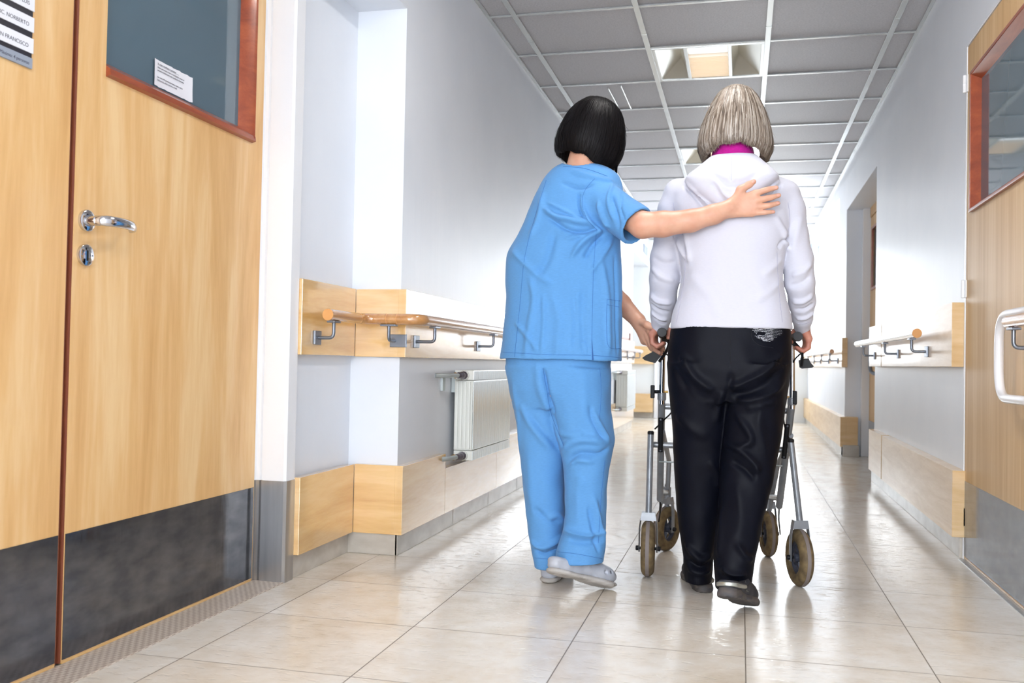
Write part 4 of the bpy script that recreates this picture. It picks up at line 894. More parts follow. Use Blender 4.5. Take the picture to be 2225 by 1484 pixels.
for u0, sx, pk in ((UL0, -1, (1418, 851)), (UR0, 1, (1727, 864))):
    kc = S(pk[0], pk[1], 3.335); 
    kn = part('adjusting_knob', ro, M['blk'], lambda b: (box(b, kc[0] - .007, kc[0] + .007, kc[1] - .010, kc[1] + .010, kc[2] - .023, kc[2] + .023, .003), tube(b, [kc, (u0[0], u0[1], kc[2])], .0062, 12)))
    part('bolt', kn, M['brass'], lambda b: tube(b, [(u0[0] - sx * .0, u0[1], kc[2]), (u0[0] - sx * .022, u0[1], kc[2])], .0042, 10))
# black links, cross tubes, caster heads, rods
for (a_, b_) in (((1436, 908), (1435, 982)), ((1711, 922), (1703, 996))):
    p, q = S(*a_, 3.33), S(*b_, 3.36); lk = part('folding_link', ro, M['blk'], lambda b: tube(b, [p, q], .0085, 14, flat=(1, .5), up=(1, 0, 0)))
    [part('rivet', lk, M['hub'], lambda b: lathe(b, c_, (0, -1, 0), [(.004, 0), (.003, .002)], 10)) for c_ in (p + [0, -.004, -.006], q + [0, -.004, .006])]
def ct(p, q, y, r): return part('cross_tube', ro, M['frameg'], lambda b: tube(b, [S(*p, y), S(*q, y + .02)], r, 14))
ct((1440, 883), (1712, 893), 3.38, .0105); ct((1416, 966), (1718, 978), 3.37, .0105)
part('brake_rod', ro, M['pipe'], lambda b: tube(b, [S(1432, 1003, 3.45), S(1700, 1012, 3.45)], .003, 8))
for w_, ul in ((FLw, UL1), (FRw, UR1)):
    hc_ = V(w_) + V((0, 0, .118)); hd = part('caster_head', ro, M['frameg'], lambda b: (lathe(b, hc_, (0, 0, 1), [(.014, 0), (.016, .003), (.016, .045), (.013, .048)], 16), tube(b, [hc_ + V((0, 0, .024)), V(ul) + V((0, 0, .03))], .011, 12)))
    part('nut', hd, M['hub'], lambda b: lathe(b, hc_ + V((0, 0, .048)), (0, 0, 1), [(.009, 0), (.009, .008), (.006, .010)], 6))
    part('brake_strut', ro, M['blk'], lambda b: tube(b, fillet([V(ul) + V((.0, 0, .01)), V(ul) + V((0, .02, -.05)), V(w_) + V((-.034 if w_ is FLw else .045, 0, .0))], .02), .0028, 8))
def cable(pts, ys): return part('brake_cable', ro, M['blk'], lambda b: tube(b, curve_pts([S(p[0], p[1], y) for p, y in zip(pts, ys)], 8), .0028, 8))
cable([(1441, 768), (1455, 775), (1470, 800), (1474, 840), (1462, 890), (1443, 912), (1423, 932)], [3.27, 3.33, 3.40, 3.42, 3.42, 3.38, 3.33])
cable([(1738, 770), (1722, 790), (1704, 850), (1700, 890), (1706, 930), (1714, 952)], [3.27, 3.33, 3.42, 3.42, 3.40, 3.36])
part('seat_bar', ro, M['frameg'], lambda b: tube(b, [(UL0[0], 3.40, .50), (UL0[0], 3.74, .36), (FLw[0], 3.76, .16)], .0095, 12))
part('seat_bar', ro, M['frameg'], lambda b: tube(b, [(UR0[0], 3.40, .50), (UR0[0] - .03, 3.74, .36), (FRw[0], 3.78, .16)], .0095, 12))

# ================================================================== NURSE
nu = thing('person', 'black-haired person in blue scrubs and grey clogs, with an arm round the grey-haired person', 'person', (-.56, 3.06, 0), 'people walking down the corridor')
F = Field((-.86, 2.80, -.01), (.135, 3.50, 1.67), .0031)
hup = S(1309, 216, 3.1) - S(1272, 365, 3.1); hup = hup / np.linalg.norm(hup) + np.array([0, .14, 0]); hup /= np.linalg.norm(hup)
crown = S(1308, 219, 3.12); hcN = crown - hup * .115
P_, R_ = head(F, hcN, hup, (.35, 1, -.25))
nb_ = S(1262, 372, 3.06)
F.cone(hcN - hup * .05 + np.array([0, -.02, 0]), nb_ + [.006, .0, -.03], .054, .064, .03)
F.loft(rows([(375, 1215, 1320, .05), (400, 1200, 1330, .07), (480, 1160, 1325, .09), (600, 1120, 1325, .10), (760, 1115, 1320, .11), (860, 1125, 1318, .11)], 3.08), .03)
EL = S(1396, 489, 2.925); WRn = S(1584, 452.5, 2.948)
F.chain([S(1300, 424, 3.04), S(1350, 462, 2.985), EL], [.044, .040, .041], .02); F.chain([EL, S(1440, 487, 2.925), S(1500, 480, 2.93), S(1550, 466, 2.938), WRn], [.041, .0395, .0345, .0300, .0265], .012)
# right hand spread on the other person's back
HY = 2.950
K = [S(1641, 420.5, HY), S(1643, 435.5, HY - .002), S(1640, 450, HY), S(1634, 463, HY + .003)]
for q, a_ in zip(K, ((1592, 441), (1594, 447), (1594, 455), (1592, 462))): F.cone(S(*a_, HY + .001), q, .0150, .0118, .014, sq=((0, 1, 0), .85))
FG = [((1666.5, 412), (1687, 408)), ((1674, 429.5), (1692.5, 424.5)), ((1671, 446.5), (1691, 441.5)), ((1662, 461.5), (1681, 460.5))]
for i, (q, (p1, p2)) in enumerate(zip(K, FG)):
    r_ = [.0098, .0100, .0096, .0086][i]; pip = S(*p1, HY - .001); tip = S(*p2, HY + .010); mid = (pip * .45 + tip * .55) + [0, -.0006, 0]
    F.chain([q, pip], [r_ + .0008, r_ - .0008], .0028, k0=.004); F.chain([pip, mid, tip], [r_ - .0006, r_ - .0018, r_ - .0028], .001)
F.chain([S(1597, 436, HY), S(1609, 412, HY + .002), S(1628, 401, HY + .003), S(1638, 394.5, HY + .006)], [.0135, .0125, .0104, .0078], .006, k0=.014)
# left arm reaching forward to the other person's hand
EL2 = S(1290, 596, 3.36); WR2 = S(1386, 697, 3.30)
F.chain([S(1230, 430, 3.12), S(1240, 520, 3.28), EL2], [.045, .043, .043], .02); F.chain([EL2, S(1350, 660, 3.33), WR2], [.043, .0345, .0260], .012)
K2 = [S(1412, 716, 3.25), S(1408, 728, 3.27), S(1403, 737, 3.285), S(1399, 741, 3.30)]
for q in K2: F.cone(WR2, q, .0185, .0128, .014)
T2 = [((1417, 742), (1424, 762), (1432, 766)), ((1415, 752), (1428, 770), (1438, 768)), ((1416, 757), (1432, 768), (1441, 757)), ((1418, 752), (1434, 760), (1440, 750))]
for i, (q, t_) in enumerate(zip(K2, T2)):
    y0 = [3.25, 3.27, 3.285, 3.30][i]; F.chain([q, S(*t_[0], y0), S(*t_[1], y0 + .02), S(*t_[2], y0 + .01)], [.0105, .0098, .009, .0075], .002, k0=.006)
F.chain([WR2, S(1406, 706, 3.24), S(1422, 714, 3.232), S(1432, 722, 3.235)], [.016, .0125, .0105, .008], .005)
# legs and feet
ftL, ftR = S(1190, 1252, 3.12), S(1222, 1240, 2.985)
F.chain([S(1165, 860, 3.08), S(1178, 1010, 3.10), ftL + [0, 0, .08]], [.085, .055, .030], .03); F.chain([S(1262, 860, 3.08), S(1282, 970, 3.06), ftR + [.03, 0, .06]], [.085, .055, .036], .03)
F.chain([ftL + [0, 0, .08], (ftL[0], ftL[1] + .005, .050), (ftL[0] + .01, ftL[1] + .10, .040)], [.030, .024, .020], .01)
tR = np.array([-.395, 3.10, .03]); hR = S(1212, 1236, 2.99); F.chain([ftR + [.03, 0, .06], hR + [.03, .03, .02], hR * .45 + tR * .55 + [0, 0, .018]], [.032, .026, .022], .02)
Vn, Fn = F.mesh(3); o = np_mesh('body', Vn, Fn, M['skinN'], nu); del F
eyes(P_, R_, nu)
sfN = Surf(Vn, Fn)
def nails(par, surf, tips):
    for (x, y, ang) in tips:
        h, n = surf.hit(x, y)
        if h is None: continue
        n = V(n); d = V(CR * math.cos(ang) - CU * math.sin(ang)); d = (d - n * d.dot(n)).normalized(); w_ = n.cross(d)
        def g(b):
            G = []
            for i in range(7):
                u_ = -1 + 2 * i / 6; row = []
                for j in range(7):
                    v_ = -1 + 2 * j / 6; a = u_ * math.sqrt(1 - v_ * v_ * .45); c = v_ * math.sqrt(1 - u_ * u_ * .45); row.append(b.verts.new(V(h) + d * a * .0058 + w_ * c * .0044 + n * (.0009 - .0016 * c * c - .0003 * a * a)))
                G.append(row)
            for i in range(6):
                for j in range(6): b.faces.new((G[i][j], G[i + 1][j], G[i + 1][j + 1], G[i][j + 1]))
        part('fingernail', par, M['nail'], g)
nails(nu, sfN, [(1685.5, 407.5, -.2), (1691, 424, -.22), (1690, 441, -.22), (1680, 460, -.05), (1636.5, 394.5, -.6)])
hair('hair', nu, M['hairN'], crown + hup * .004, hup, (-.1, -1, -.3), [(0, .0, .0), (.003, .028, .03), (.014, .052, .058), (.045, .080, .088), (.085, .098, .104), (.13, .110, .110), (.172, .114, .108), (.205, .108, .100), (.240, .094, .088)],
     lambda p: .226 + (.022 if p < 0 else -.002) * min(1, abs(math.sin(p)) * 1.4) * (1 if abs(p) < 2.4 else .4) + .003 * math.sin(p * 9), .75, 1500, 3, .0011, .018)
def lock(b):
    for i in range(26):
        a = i / 25; x = 1340 - 5 * a; tube(b, curve_pts([S(x + 10, 300, 3.12), S(x + 4, 340, 3.10), S(x + 1, 368, 3.09), S(1341 - 3 * a, 386 + 8 * (i % 3), 3.09)], 6), [.0011] * 12 + [.0011 - .001 * k / 6 for k in range(7)], 4)
part('hair_lock', nu, M['hairN'][0], lock, auto=1.4)
# tunic
F = Field((-.86, 2.80, .70), (-.26, 3.36, 1.43), .0042)
TU = rows([(352, 1238, 1288, .045), (362, 1212, 1312, .075), (376, 1194, 1338, .092), (395, 1181, 1350, .105), (430, 1165, 1352, .120), (480, 1144, 1350, .128), (520, 1123, 1348, .132), (552, 1103, 1350, .136), (600, 1100, 1351, .138), (650, 1104, 1351, .136), (700, 1098, 1351, .140), (740, 1094, 1350, .145), (783, 1089, 1350, .150)], 3.08)
F.loft(TU, n=2.35)
SA0, SB = S(1290, 426, 3.035), S(1384, 491, 2.940)
F.cone(SA0, SB, .0650, .0635, .022, flat=True); F.cone(S(1240, 395, 3.05), SA0, .05, .0640, .02)
F.chain([S(1226, 425, 3.12), S(1232, 500, 3.24)], [.052, .060], .02)
ax_ = (SB - SA0) / np.linalg.norm(SB - SA0)
F.cone(SB - ax_ * .070, SB + ax_ * .05, .052, .0595, 0, 'sub', flat=True)
F.loft([(r_[0] - .0, r_[1], r_[2], r_[3] - .007, r_[4] - .007) for r_ in rows([(744, 1094, 1350, .145), (800, 1089, 1350, .150)], 3.08)], op='sub', n=2.35)
F.cone(hcN - hup * .04, nb_ + [0, 0, .005], .055, .062, .004, 'sub')
Vt, Ft = F.mesh(4); del F
sf = Surf(Vt, Ft)
Vt = folds(Vt, Ft, [([(1182, 452), (1205, 470), (1240, 478), (1285, 488)], .010, .0085), ([(1190, 470), (1230, 497), (1270, 505), (1300, 497)], .009, -.006), ([(1240, 560), (1262, 530), (1290, 508), (1308, 498)], .011, .0085), ([(1270, 560), (1290, 530), (1312, 510)], .009, -.006), ([(1285, 590), (1305, 560), (1330, 520)], .012, .005),
    ([(1262, 430), (1268, 460), (1285, 487), (1305, 500)], .008, .007), ([(1258, 420), (1260, 450), (1270, 475)], .006, -.006), ([(1300, 440), (1310, 470), (1325, 495)], .010, .006), ([(1328, 425), (1340, 460), (1345, 500)], .010, -.005), ([(1180, 420), (1172, 470), (1150, 520)], .014, .005), ([(1165, 600), (1190, 560), (1205, 500)], .016, -.005),
    ([(1150, 600), (1160, 650), (1150, 720), (1140, 775)], .014, .0045), ([(1200, 640), (1215, 700), (1210, 775)], .018, .004), ([(1270, 620), (1265, 700), (1275, 778)], .016, -.004), ([(1110, 545), (1160, 590), (1200, 620)], .014, .004), ([(1120, 700), (1150, 735), (1165, 760)], .010, .004), ([(1305, 560), (1318, 650), (1322, 770)], .014, .0045), ([(1335, 560), (1338, 650), (1340, 770)], .010, -.004),
    ([(1240, 370), (1290, 385), (1330, 395)], .010, .004), ([(1220, 395), (1260, 408), (1290, 402)], .009, -.004), ([(1190, 440), (1215, 452), (1250, 470), (1283, 486)], .006, .004), ([(1230, 520), (1262, 512), (1296, 500)], .006, .004), ([(1330, 400), (1322, 440), (1335, 480)], .007, .004), ([(1352, 420), (1350, 455), (1362, 490)], .006, -.003), ([(1245, 640), (1250, 700), (1245, 760)], .010, -.003), ([(1180, 640), (1182, 700), (1176, 770)], .009, .003)], sf, 2.0, .8)
Vt = ripple(Vt, Ft, .0032, 26, 5, (1, 1, .7)); Vt = ripple(Vt, Ft, .0010, 75, 6)
tn = np_mesh('tunic', Vt, Ft, M['scrub'], nu); sf = Surf(Vt, Ft)
for pts in ([(1187, 392), (1163, 470), (1140, 560), (1130, 660), (1118, 776)], [(1292, 388), (1272, 412), (1265, 440), (1275, 475), (1298, 500)], [(1296, 500), (1290, 580), (1287, 680), (1286, 745)], [(1092, 765), (1180, 770), (1284, 772)], [(1289, 772), (1346, 777)], [(1393, 457), (1352, 490), (1338, 512)], [(1224, 362), (1270, 366), (1320, 383)],
            [(1319, 650), (1318, 700), (1322, 752), (1348, 757)], [(1320, 650), (1347, 654)], [(1319, 662), (1345, 667)]): seam('seam', sf, pts, .0007, M['scrubseam'], tn)
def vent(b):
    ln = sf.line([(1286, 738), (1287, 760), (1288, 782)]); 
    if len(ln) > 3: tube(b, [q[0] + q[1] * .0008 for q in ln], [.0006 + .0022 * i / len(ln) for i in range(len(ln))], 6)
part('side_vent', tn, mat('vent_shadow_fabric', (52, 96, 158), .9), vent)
# trousers
F = Field((-.86, 2.80, .0), (-.30, 3.34, .82), .0042)
F.loft(rows([(755, 1101, 1330, .128), (800, 1103, 1327, .132), (850, 1112, 1327, .125), (885, 1120, 1326, .105)], 3.08), n=2.3)
F.loft([prow(*q) for q in ((800, 1104, 1222, 3.085, .115), (877, 1119, 1222, 3.09, .105), (930, 1126, 1226, 3.09, .098), (979, 1131, 1230, 3.09, .088), (1034, 1137, 1224, 3.09, .082), (1112, 1144, 1228, 3.09, .080), (1165, 1151, 1225, 3.09, .080), (1205, 1159, 1218, 3.09, .078), (1229, 1163, 1213, 3.09, .078))], .014, n=2.2)
F.loft([prow(*q) for q in ((800, 1182, 1327, 3.07, .120), (877, 1192, 1327, 3.065, .112), (930, 1205, 1334, 3.06, .105), (955, 1212, 1337, 3.06, .102), (995, 1224, 1327, 3.05, .092), (1034, 1228, 1320, 3.04, .085), (1073, 1229, 1315, 3.03, .080), (1112, 1230, 1314, 3.02, .078), (1163, 1224, 1314, 3.01, .078), (1190, 1215, 1314, 3.0, .078), (1220, 1210, 1311, 2.995, .076))], .010, n=2.2)
F.loft([prow(*q) for q in ((1212, 1168, 1208, 3.09, .060), (1240, 1168, 1208, 3.09, .060))], op='sub'); F.loft([prow(*q) for q in ((1205, 1218, 1303, 3.0, .066), (1235, 1216, 1303, 3.0, .066))], op='sub')
Vt, Ft = F.mesh(4); del F
Vt = folds(Vt, Ft, [([(1222, 985), (1240, 962), (1275, 955), (1310, 960)], .011, .009), ([(1235, 1000), (1262, 985), (1300, 985), (1325, 972)], .010, -.008), ([(1240, 1010), (1255, 1000), (1290, 1003)], .009, .006), ([(1215, 940), (1240, 945), (1270, 940)], .010, .006), ([(1290, 900), (1305, 930), (1325, 960)], .010, .007), ([(1280, 880), (1290, 920), (1310, 955)], .009, -.005),
    ([(1130, 880), (1160, 930), (1200, 975)], .014, .007), ([(1150, 900), (1185, 945), (1215, 975)], .012, -.005), ([(1180, 800), (1190, 850), (1205, 900)], .007, -.010), ([(1200, 900), (1212, 940), (1226, 975)], .008, -.010), ([(1165, 790), (1175, 850), (1195, 905)], .014, .006), ([(1115, 830), (1125, 900), (1130, 980)], .012, .004), ([(1260, 800), (1268, 860), (1262, 930)], .018, .004),
    ([(1155, 1175), (1175, 1190), (1200, 1180), (1225, 1160)], .008, .008), ([(1165, 1195), (1185, 1203), (1212, 1192)], .007, -.007), ([(1190, 1130), (1210, 1120), (1228, 1140)], .010, .007), ([(1160, 1100), (1185, 1125), (1215, 1135)], .010, -.005), ([(1225, 1150), (1250, 1160), (1280, 1165), (1310, 1155)], .009, .008), ([(1235, 1172), (1265, 1178), (1300, 1175)], .008, -.006), ([(1290, 1080), (1300, 1130), (1312, 1180)], .010, .007), ([(1280, 1100), (1290, 1150), (1302, 1200)], .008, -.006), ([(1150, 1000), (1155, 1060), (1160, 1120)], .016, .004), ([(1262, 1030), (1255, 1090), (1258, 1140)], .016, .004)])
Vt = ripple(Vt, Ft, .0036, 28, 8, (1, 1, .5)); Vt = ripple(Vt, Ft, .0012, 80, 9)
tr = np_mesh('trousers', Vt, Ft, M['scrub'], nu); sf = Surf(Vt, Ft)
for pts in ([(1303, 800), (1306, 850), (1302, 915)], [(1314, 1000), (1306, 1080), (1300, 1180)], [(1212, 1199), (1250, 1203), (1308, 1214)], [(1162, 1212), (1210, 1216)], [(1180, 800), (1188, 850), (1198, 900), (1226, 972)]): seam('seam', sf, pts, .0007, M['scrubseam'], tr)
# clogs
def shoe_local(kind):
    """heel at x=0, toe at x=.265, z up; returns meshes upper and sole"""
    U = Field((-.06, -.085, -.012), (.32, .085, .13), .0028)
    st = [(.0, .034), (.03, .036), (.08, .034), (.14, .040), (.19, .046), (.23, .040), (.255, .026)]
    if kind == 'clog':
        for i in range(len(st) - 1):
            a, b = st[i], st[i + 1]; U.cone((a[0], 0, .034 + .012 * (a[0] > .1)), (b[0], 0, .034 + .012 * (b[0] > .1)), a[1], b[1], .01, sq=((0, 0, 1), .62 if a[0] < .1 else .86))
        U.cone((.00, 0, .052), (.08, 0, .052), .036, .035, .012, sq=((0, 0, 1), .5))
        U.cone((.13, 0, .060), (.2, 0, .045), .040, .036, .014)
        U.cone((.002, 0, .080), (.11, 0, .082), .026, .029, .004, 'sub'); U.cone((.0, 0, .105), (.12, 0, .11), .034, .04, .004, 'sub')
        for x, y, z in ((.245, .018, .052), (.228, -.032, .054), (.228, .036, .054), (.20, -.047, .05), (.20, .049, .05), (.215, 0, .078), (.19, .02, .084), (.19, -.02, .084), (.13, -.05, .058)): U.ell((x, y, z), (.0085, .009, .008), None, .002, 'sub')
    else:
        for i in range(len(st) - 1):
            a, b = st[i], st[i + 1]; U.cone((a[0], 0, .040), (b[0], 0, .036), a[1] * .92, b[1] * .92, .01, sq=((0, 0, 1), .85))
        U.cone((.006, 0, .062), (.10, 0, .066), .031, .036, .02); U.cone((.10, 0, .066), (.19, 0, .045), .038, .036, .02)
        U.cone((.03, 0, .105), (.085, 0, .105), .028, .030, .003, 'sub')
    U.F = np.maximum(U.F, (.012 - U.ax[2])[None, None, :].astype(np.float32))
    if kind != 'clog': U.F = np.maximum(U.F, (U.ax[2][None, None, :] - .058 - .6 * np.maximum(U.ax[0] - .09, 0)[:, None, None]).astype(np.float32))
    a = U.mesh(2)
    Sx = Field((-.06, -.085, -.012), (.32, .085, .13), .0028)
    so = [(.0, .037), (.03, .039), (.08, .036), (.14, .042), (.19, .048), (.23, .043), (.262, .026)]
    for i in range(len(so) - 1):
        p, q = so[i], so[i + 1]; Sx.cone((p[0], 0, .013), (q[0], 0, .013 + (.006 if q[0] > .25 else 0)), p[1], q[1], .006, sq=((0, 0, 1), .40 if kind == 'clog' else (.95 if p[0] < .08 else .6)))
    zz = Sx.ax[2]; cap = np.maximum(zz - (.026 if kind == 'clog' else .037), -zz)[None, None, :].astype(np.float32); Sx.F = np.maximum(Sx.F, cap)
    X, Y = np.meshgrid(Sx.ax[0], Sx.ax[1], indexing='ij')
    tread = (.0022 * (np.sin(X * 2 * np.pi / .011) > .2) + .006 * np.exp(-((X - .10) / .03) ** 2))[:, :, None].astype(np.float32); Sx.F = np.maximum(Sx.F, tread - zz[None, None, :].astype(np.float32))
    b = Sx.mesh(1); return a, b
def place(Vv, heel, toe, roll=0, flip=1):
    Vv = Vv * .84
    heel, toe = np.array(heel, float), np.array(toe, float); x = toe - heel; x /= np.linalg.norm(x); y = np.cross([0, 0, 1], x); y /= np.linalg.norm(y); z = np.cross(x, y)
    y, z = y * math.cos(roll) + z * math.sin(roll), -y * math.sin(roll) + z * math.cos(roll); return heel + Vv[:, [0]] * x + Vv[:, [1]] * y * flip + Vv[:, [2]] * z
cU, cS = shoe_local('clog')
def shoe(par, A, Bs, heel, toe, mu, ms, nm, roll=0):
    u = np_mesh(nm, place(A[0], heel, toe, roll), A[1], mu, par); s_ = np_mesh('sole', place(Bs[0], heel, toe, roll), Bs[1], ms, u); return u
hl = S(1193, 1262, 3.09); hl[2] = 0; shoe(nu, cU, cS, hl + [0, .0, 0], hl + [.02, .22, 0], M['clog'], M['clogsole'], 'clog')
toe = np.array([-.405, 3.055, .002]); heel = S(1226, 1254, 2.935); d = heel - toe; heel = toe + d / np.linalg.norm(d) * .222
c2 = shoe(nu, cU, cS, heel, toe, M['clog'], M['clogsole'], 'clog', -.25)

# ================================================================== ELDERLY WALKER
wo = thing('person', 'grey-haired person in white hooded jacket and black trousers walking with the rollator', 'person', (-.05, 3.08, 0), 'people walking down the corridor')
F = Field((-.36, 2.84, -.01), (.29, 3.42, 1.69), .0033)
crW = S(1601, 190, 3.13); hcW = crW - np.array([.01, .02, 1]) * .118
P_, R_ = head(F, hcW, (.01, .05, 1), (0, 1, -.05), .98)
F.cone(hcW + [0, -.01, -.05], S(1592, 385, 3.12), .048, .055, .03)
F.loft(rows([(385, 1500, 1680, .06), (420, 1470, 1700, .09), (550, 1490, 1690, .10), (700, 1475, 1700, .11), (860, 1475, 1690, .11)], 3.10), .03)
WL, WRw = S(1431, 706, 3.245), S(1744, 708, 3.25)
F.chain([S(1480, 425, 3.10), S(1446, 590, 3.12), WL], [.042, .032, .0235], .02); F.chain([S(1700, 428, 3.10), S(1734, 600, 3.13), WRw], [.042, .030, .0235], .02)
for sx, W0, G0 in ((-1, WL, GL), (1, WRw, GR)):
    kx = G0[0] + sx * .036
    kk = [np.array([kx - sx * .002 * i, 3.222 + .021 * i, G0[2] - .006 + .002 * i]) for i in range(4)]
    for q in kk: F.cone(W0 + [0, 0, -.004], q, .0170, .0125, .012)
    for i, q in enumerate(kk):
        r_ = [.0085, .0092, .0095, .0092][i]
        F.chain([q, q + np.array([-sx * .001, -.002, -.030]), np.array([G0[0] + sx * .018, q[1] - .004, G0[2] - .048]), np.array([G0[0] - sx * .002, q[1] - .004, G0[2] - .036])], [r_ + .001, r_, r_ - .0008, r_ - .002], .0015, k0=.006)
    F.chain([W0, np.array([G0[0] + sx * .002, 3.275, G0[2] + .022]), np.array([G0[0] - sx * .020, 3.262, G0[2] + .006]), np.array([G0[0] - sx * .018, 3.245, G0[2] - .016])], [.018, .013, .0105, .008], .006)
fL, fR = S(1515, 1262, 3.13), S(1592, 1275, 2.92)
F.chain([S(1515, 870, 3.10), S(1515, 1060, 3.12), (fL[0], 3.13, .10)], [.085, .05, .030], .03); F.chain([S(1640, 870, 3.08), S(1620, 1060, 3.04), fR + [0, 0, .06]], [.085, .05, .034], .03)
tL, tRw = np.array([-.165, 3.25, .034]), np.array([.020, 2.93, .046])
F.chain([(fL[0], 3.13, .10), (fL[0], 3.14, .050), tL + [.01, -.04, .006]], [.030, .023, .018], .01); F.chain([fR + [0, .0, .06], fR + [.005, .0, .025], tRw], [.030, .023, .018], .01)
Vn, Fn = F.mesh(3); np_mesh('body', Vn, Fn, M['skinW'], wo); del F
eyes(P_, R_, wo, .98)
hair('hair', wo, M['hairW'], crW + [0, 0, .006], (.012, .03, 1), (0, -1, 0), [(0, 0, 0), (.003, .022, .024), (.012, .040, .046), (.026, .055, .062), (.048, .069, .080), (.09, .090, .100), (.137, .1055, .110), (.180, .115, .113), (.212, .1175, .112), (.245, .108, .103)],
     lambda p: .217 + .038 * min(1, abs(math.sin(p)) ** 2.2 * (1 if abs(p) < 1.9 else .9)) + .003 * math.sin(p * 11), .85, 2600, 11, .0009, .024, wob=.0015)
# roll-neck
F = Field((-.14, 2.98, 1.36), (.06, 3.24, 1.48), .003)
F.loft(rows([(312, 1553, 1632, .060), (330, 1548, 1637, .064), (362, 1540, 1645, .070)], 3.115), n=2.1, rnd=.004)
F.loft(rows([(300, 1560, 1625, .052), (335, 1560, 1625, .054)], 3.115), op='sub', n=2.1)
Vt, Ft = F.mesh(2); del F
ang = np.arctan2(Vt[:, 0] + .03, Vt[:, 1] - 3.115); Vt = Vt + vnorm(Vt, Ft) * (.0007 * np.sin(ang * 90))[:, None]
np_mesh('roll_neck', Vt, Ft, M['magenta'], wo)
# hooded jacket
F = Field((-.37, 2.86, .80), (.29, 3.36, 1.46), .0038)
F.loft(rows([(370, 1535, 1655, .062), (382, 1498, 1684, .082), (394, 1474, 1703, .098), (415, 1456, 1718, .112), (450, 1453, 1722, .124), (500, 1460, 1716, .130), (550, 1474, 1706, .130), (600, 1481, 1699, .128), (650, 1474, 1708, .130), (678, 1464, 1717, .134), (700, 1459, 1721, .136), (716, 1457, 1722, .136)], 3.10), n=2.35, rnd=.003)
aL = [(S(1476, 424, 3.10), .054), (S(1463, 455, 3.10), .050), (S(1453, 510, 3.11), .045), (S(1447, 560, 3.12), .050), (S(1445, 605, 3.13), .050), (S(1441, 650, 3.17), .045), (S(1437, 685, 3.21), .036), (S(1434, 706, 3.235), .030)]
aR = [(S(1701, 426, 3.10), .054), (S(1713, 458, 3.10), .050), (S(1724, 515, 3.11), .044), (S(1733, 565, 3.12), .047), (S(1738, 615, 3.13), .045), (S(1743, 655, 3.17), .042), (S(1744, 690, 3.21), .034), (S(1743, 708, 3.235), .029)]
for A_ in (aL, aR): F.chain([q[0] for q in A_], [q[1] for q in A_], .010, k0=.018)
# the hood lying on the upper back
Hd = [prow(*q) for q in ((344, 1541, 1646, 3.100, .078), (354, 1530, 1657, 3.085, .082), (366, 1514, 1671, 3.065, .084), (378, 1496, 1686, 3.045, .082), (388, 1488, 1694, 3.03, .076), (398, 1494, 1684, 3.02, .070), (415, 1510, 1664, 3.01, .060), (435, 1532, 1646, 3.005, .050), (455, 1556, 1625, 3.0, .042), (472, 1580, 1604, 2.998, .034))]
F.loft(Hd, .002, n=3.0)
F.loft([prow(*q) for q in ((335, 1556, 1630, 3.115, .068), (350, 1548, 1638, 3.112, .072), (362, 1552, 1634, 3.112, .066))], op='sub', n=2.1)
for W0, G0 in ((WL, -1), (WRw, 1)): F.cone(W0 + [0, 0, .018], W0 + [0, .01, -.03], .022, .026, 0, 'sub')
F.loft([(r_[0], r_[1], r_[2], r_[3] - .008, r_[4] - .008) for r_ in rows([(692, 1459, 1721, .136), (735, 1457, 1722, .136)], 3.10)], op='sub', n=2.35)
Vt, Ft = F.mesh(4); del F
sf = Surf(Vt, Ft)
Vt = folds(Vt, Ft, [([(1489, 392), (1510, 412), (1535, 440), (1560, 462)], .006, .006), ([(1487, 404), (1506, 424), (1530, 452)], .006, -.008), ([(1692, 392), (1672, 414), (1650, 438), (1630, 458)], .006, .006), ([(1698, 400), (1680, 420), (1660, 440)], .006, -.008), ([(1540, 372), (1575, 395), (1592, 400), (1622, 392), (1650, 372)], .008, -.005),
    ([(1588, 345), (1589, 375), (1590, 395)], .006, -.004), ([(1560, 400), (1570, 420), (1590, 430), (1600, 415)], .008, .005), ([(1545, 395), (1560, 415), (1575, 440)], .008, -.004), ([(1620, 400), (1612, 420), (1600, 440)], .007, .004),
    ([(1470, 520), (1482, 545), (1492, 560)], .008, .007), ([(1488, 500), (1495, 540), (1500, 570)], .010, .005), ([(1700, 500), (1708, 530), (1716, 545)], .008, .006), ([(1690, 540), (1700, 525), (1712, 518)], .007, -.006), ([(1685, 470), (1700, 495), (1712, 515)], .009, .004),
    ([(1655, 600), (1680, 580), (1700, 560)], .012, .004), ([(1640, 650), (1670, 635), (1697, 610)], .012, .004), ([(1500, 600), (1540, 640), (1560, 690)], .018, .003),
    ([(1415, 640), (1430, 655), (1460, 660)], .008, .006), ([(1412, 660), (1432, 675), (1455, 680)], .007, -.006), ([(1415, 675), (1432, 692), (1450, 695)], .007, .006), ([(1420, 690), (1435, 702), (1448, 704)], .005, -.004), ([(1416, 580), (1435, 600), (1465, 612)], .010, .005), ([(1420, 560), (1440, 572), (1470, 570)], .009, -.004),
    ([(1765, 640), (1745, 655), (1722, 655)], .008, .006), ([(1768, 660), (1748, 672), (1726, 672)], .007, -.006), ([(1768, 676), (1750, 690), (1730, 690)], .007, .006), ([(1762, 570), (1745, 590), (1722, 600)], .010, .006), ([(1760, 600), (1740, 615), (1716, 620)], .008, -.005), ([(1740, 470), (1730, 510), (1722, 560)], .012, .004), ([(1450, 460), (1462, 500), (1466, 530)], .010, .004)], sf)
Vt = ripple(Vt, Ft, .0022, 24, 15, (1, 1, .7)); Vt = ripple(Vt, Ft, .0007, 70, 16)
jk = np_mesh('hooded_jacket', Vt, Ft, M['hoodie'], wo); sf = Surf(Vt, Ft)
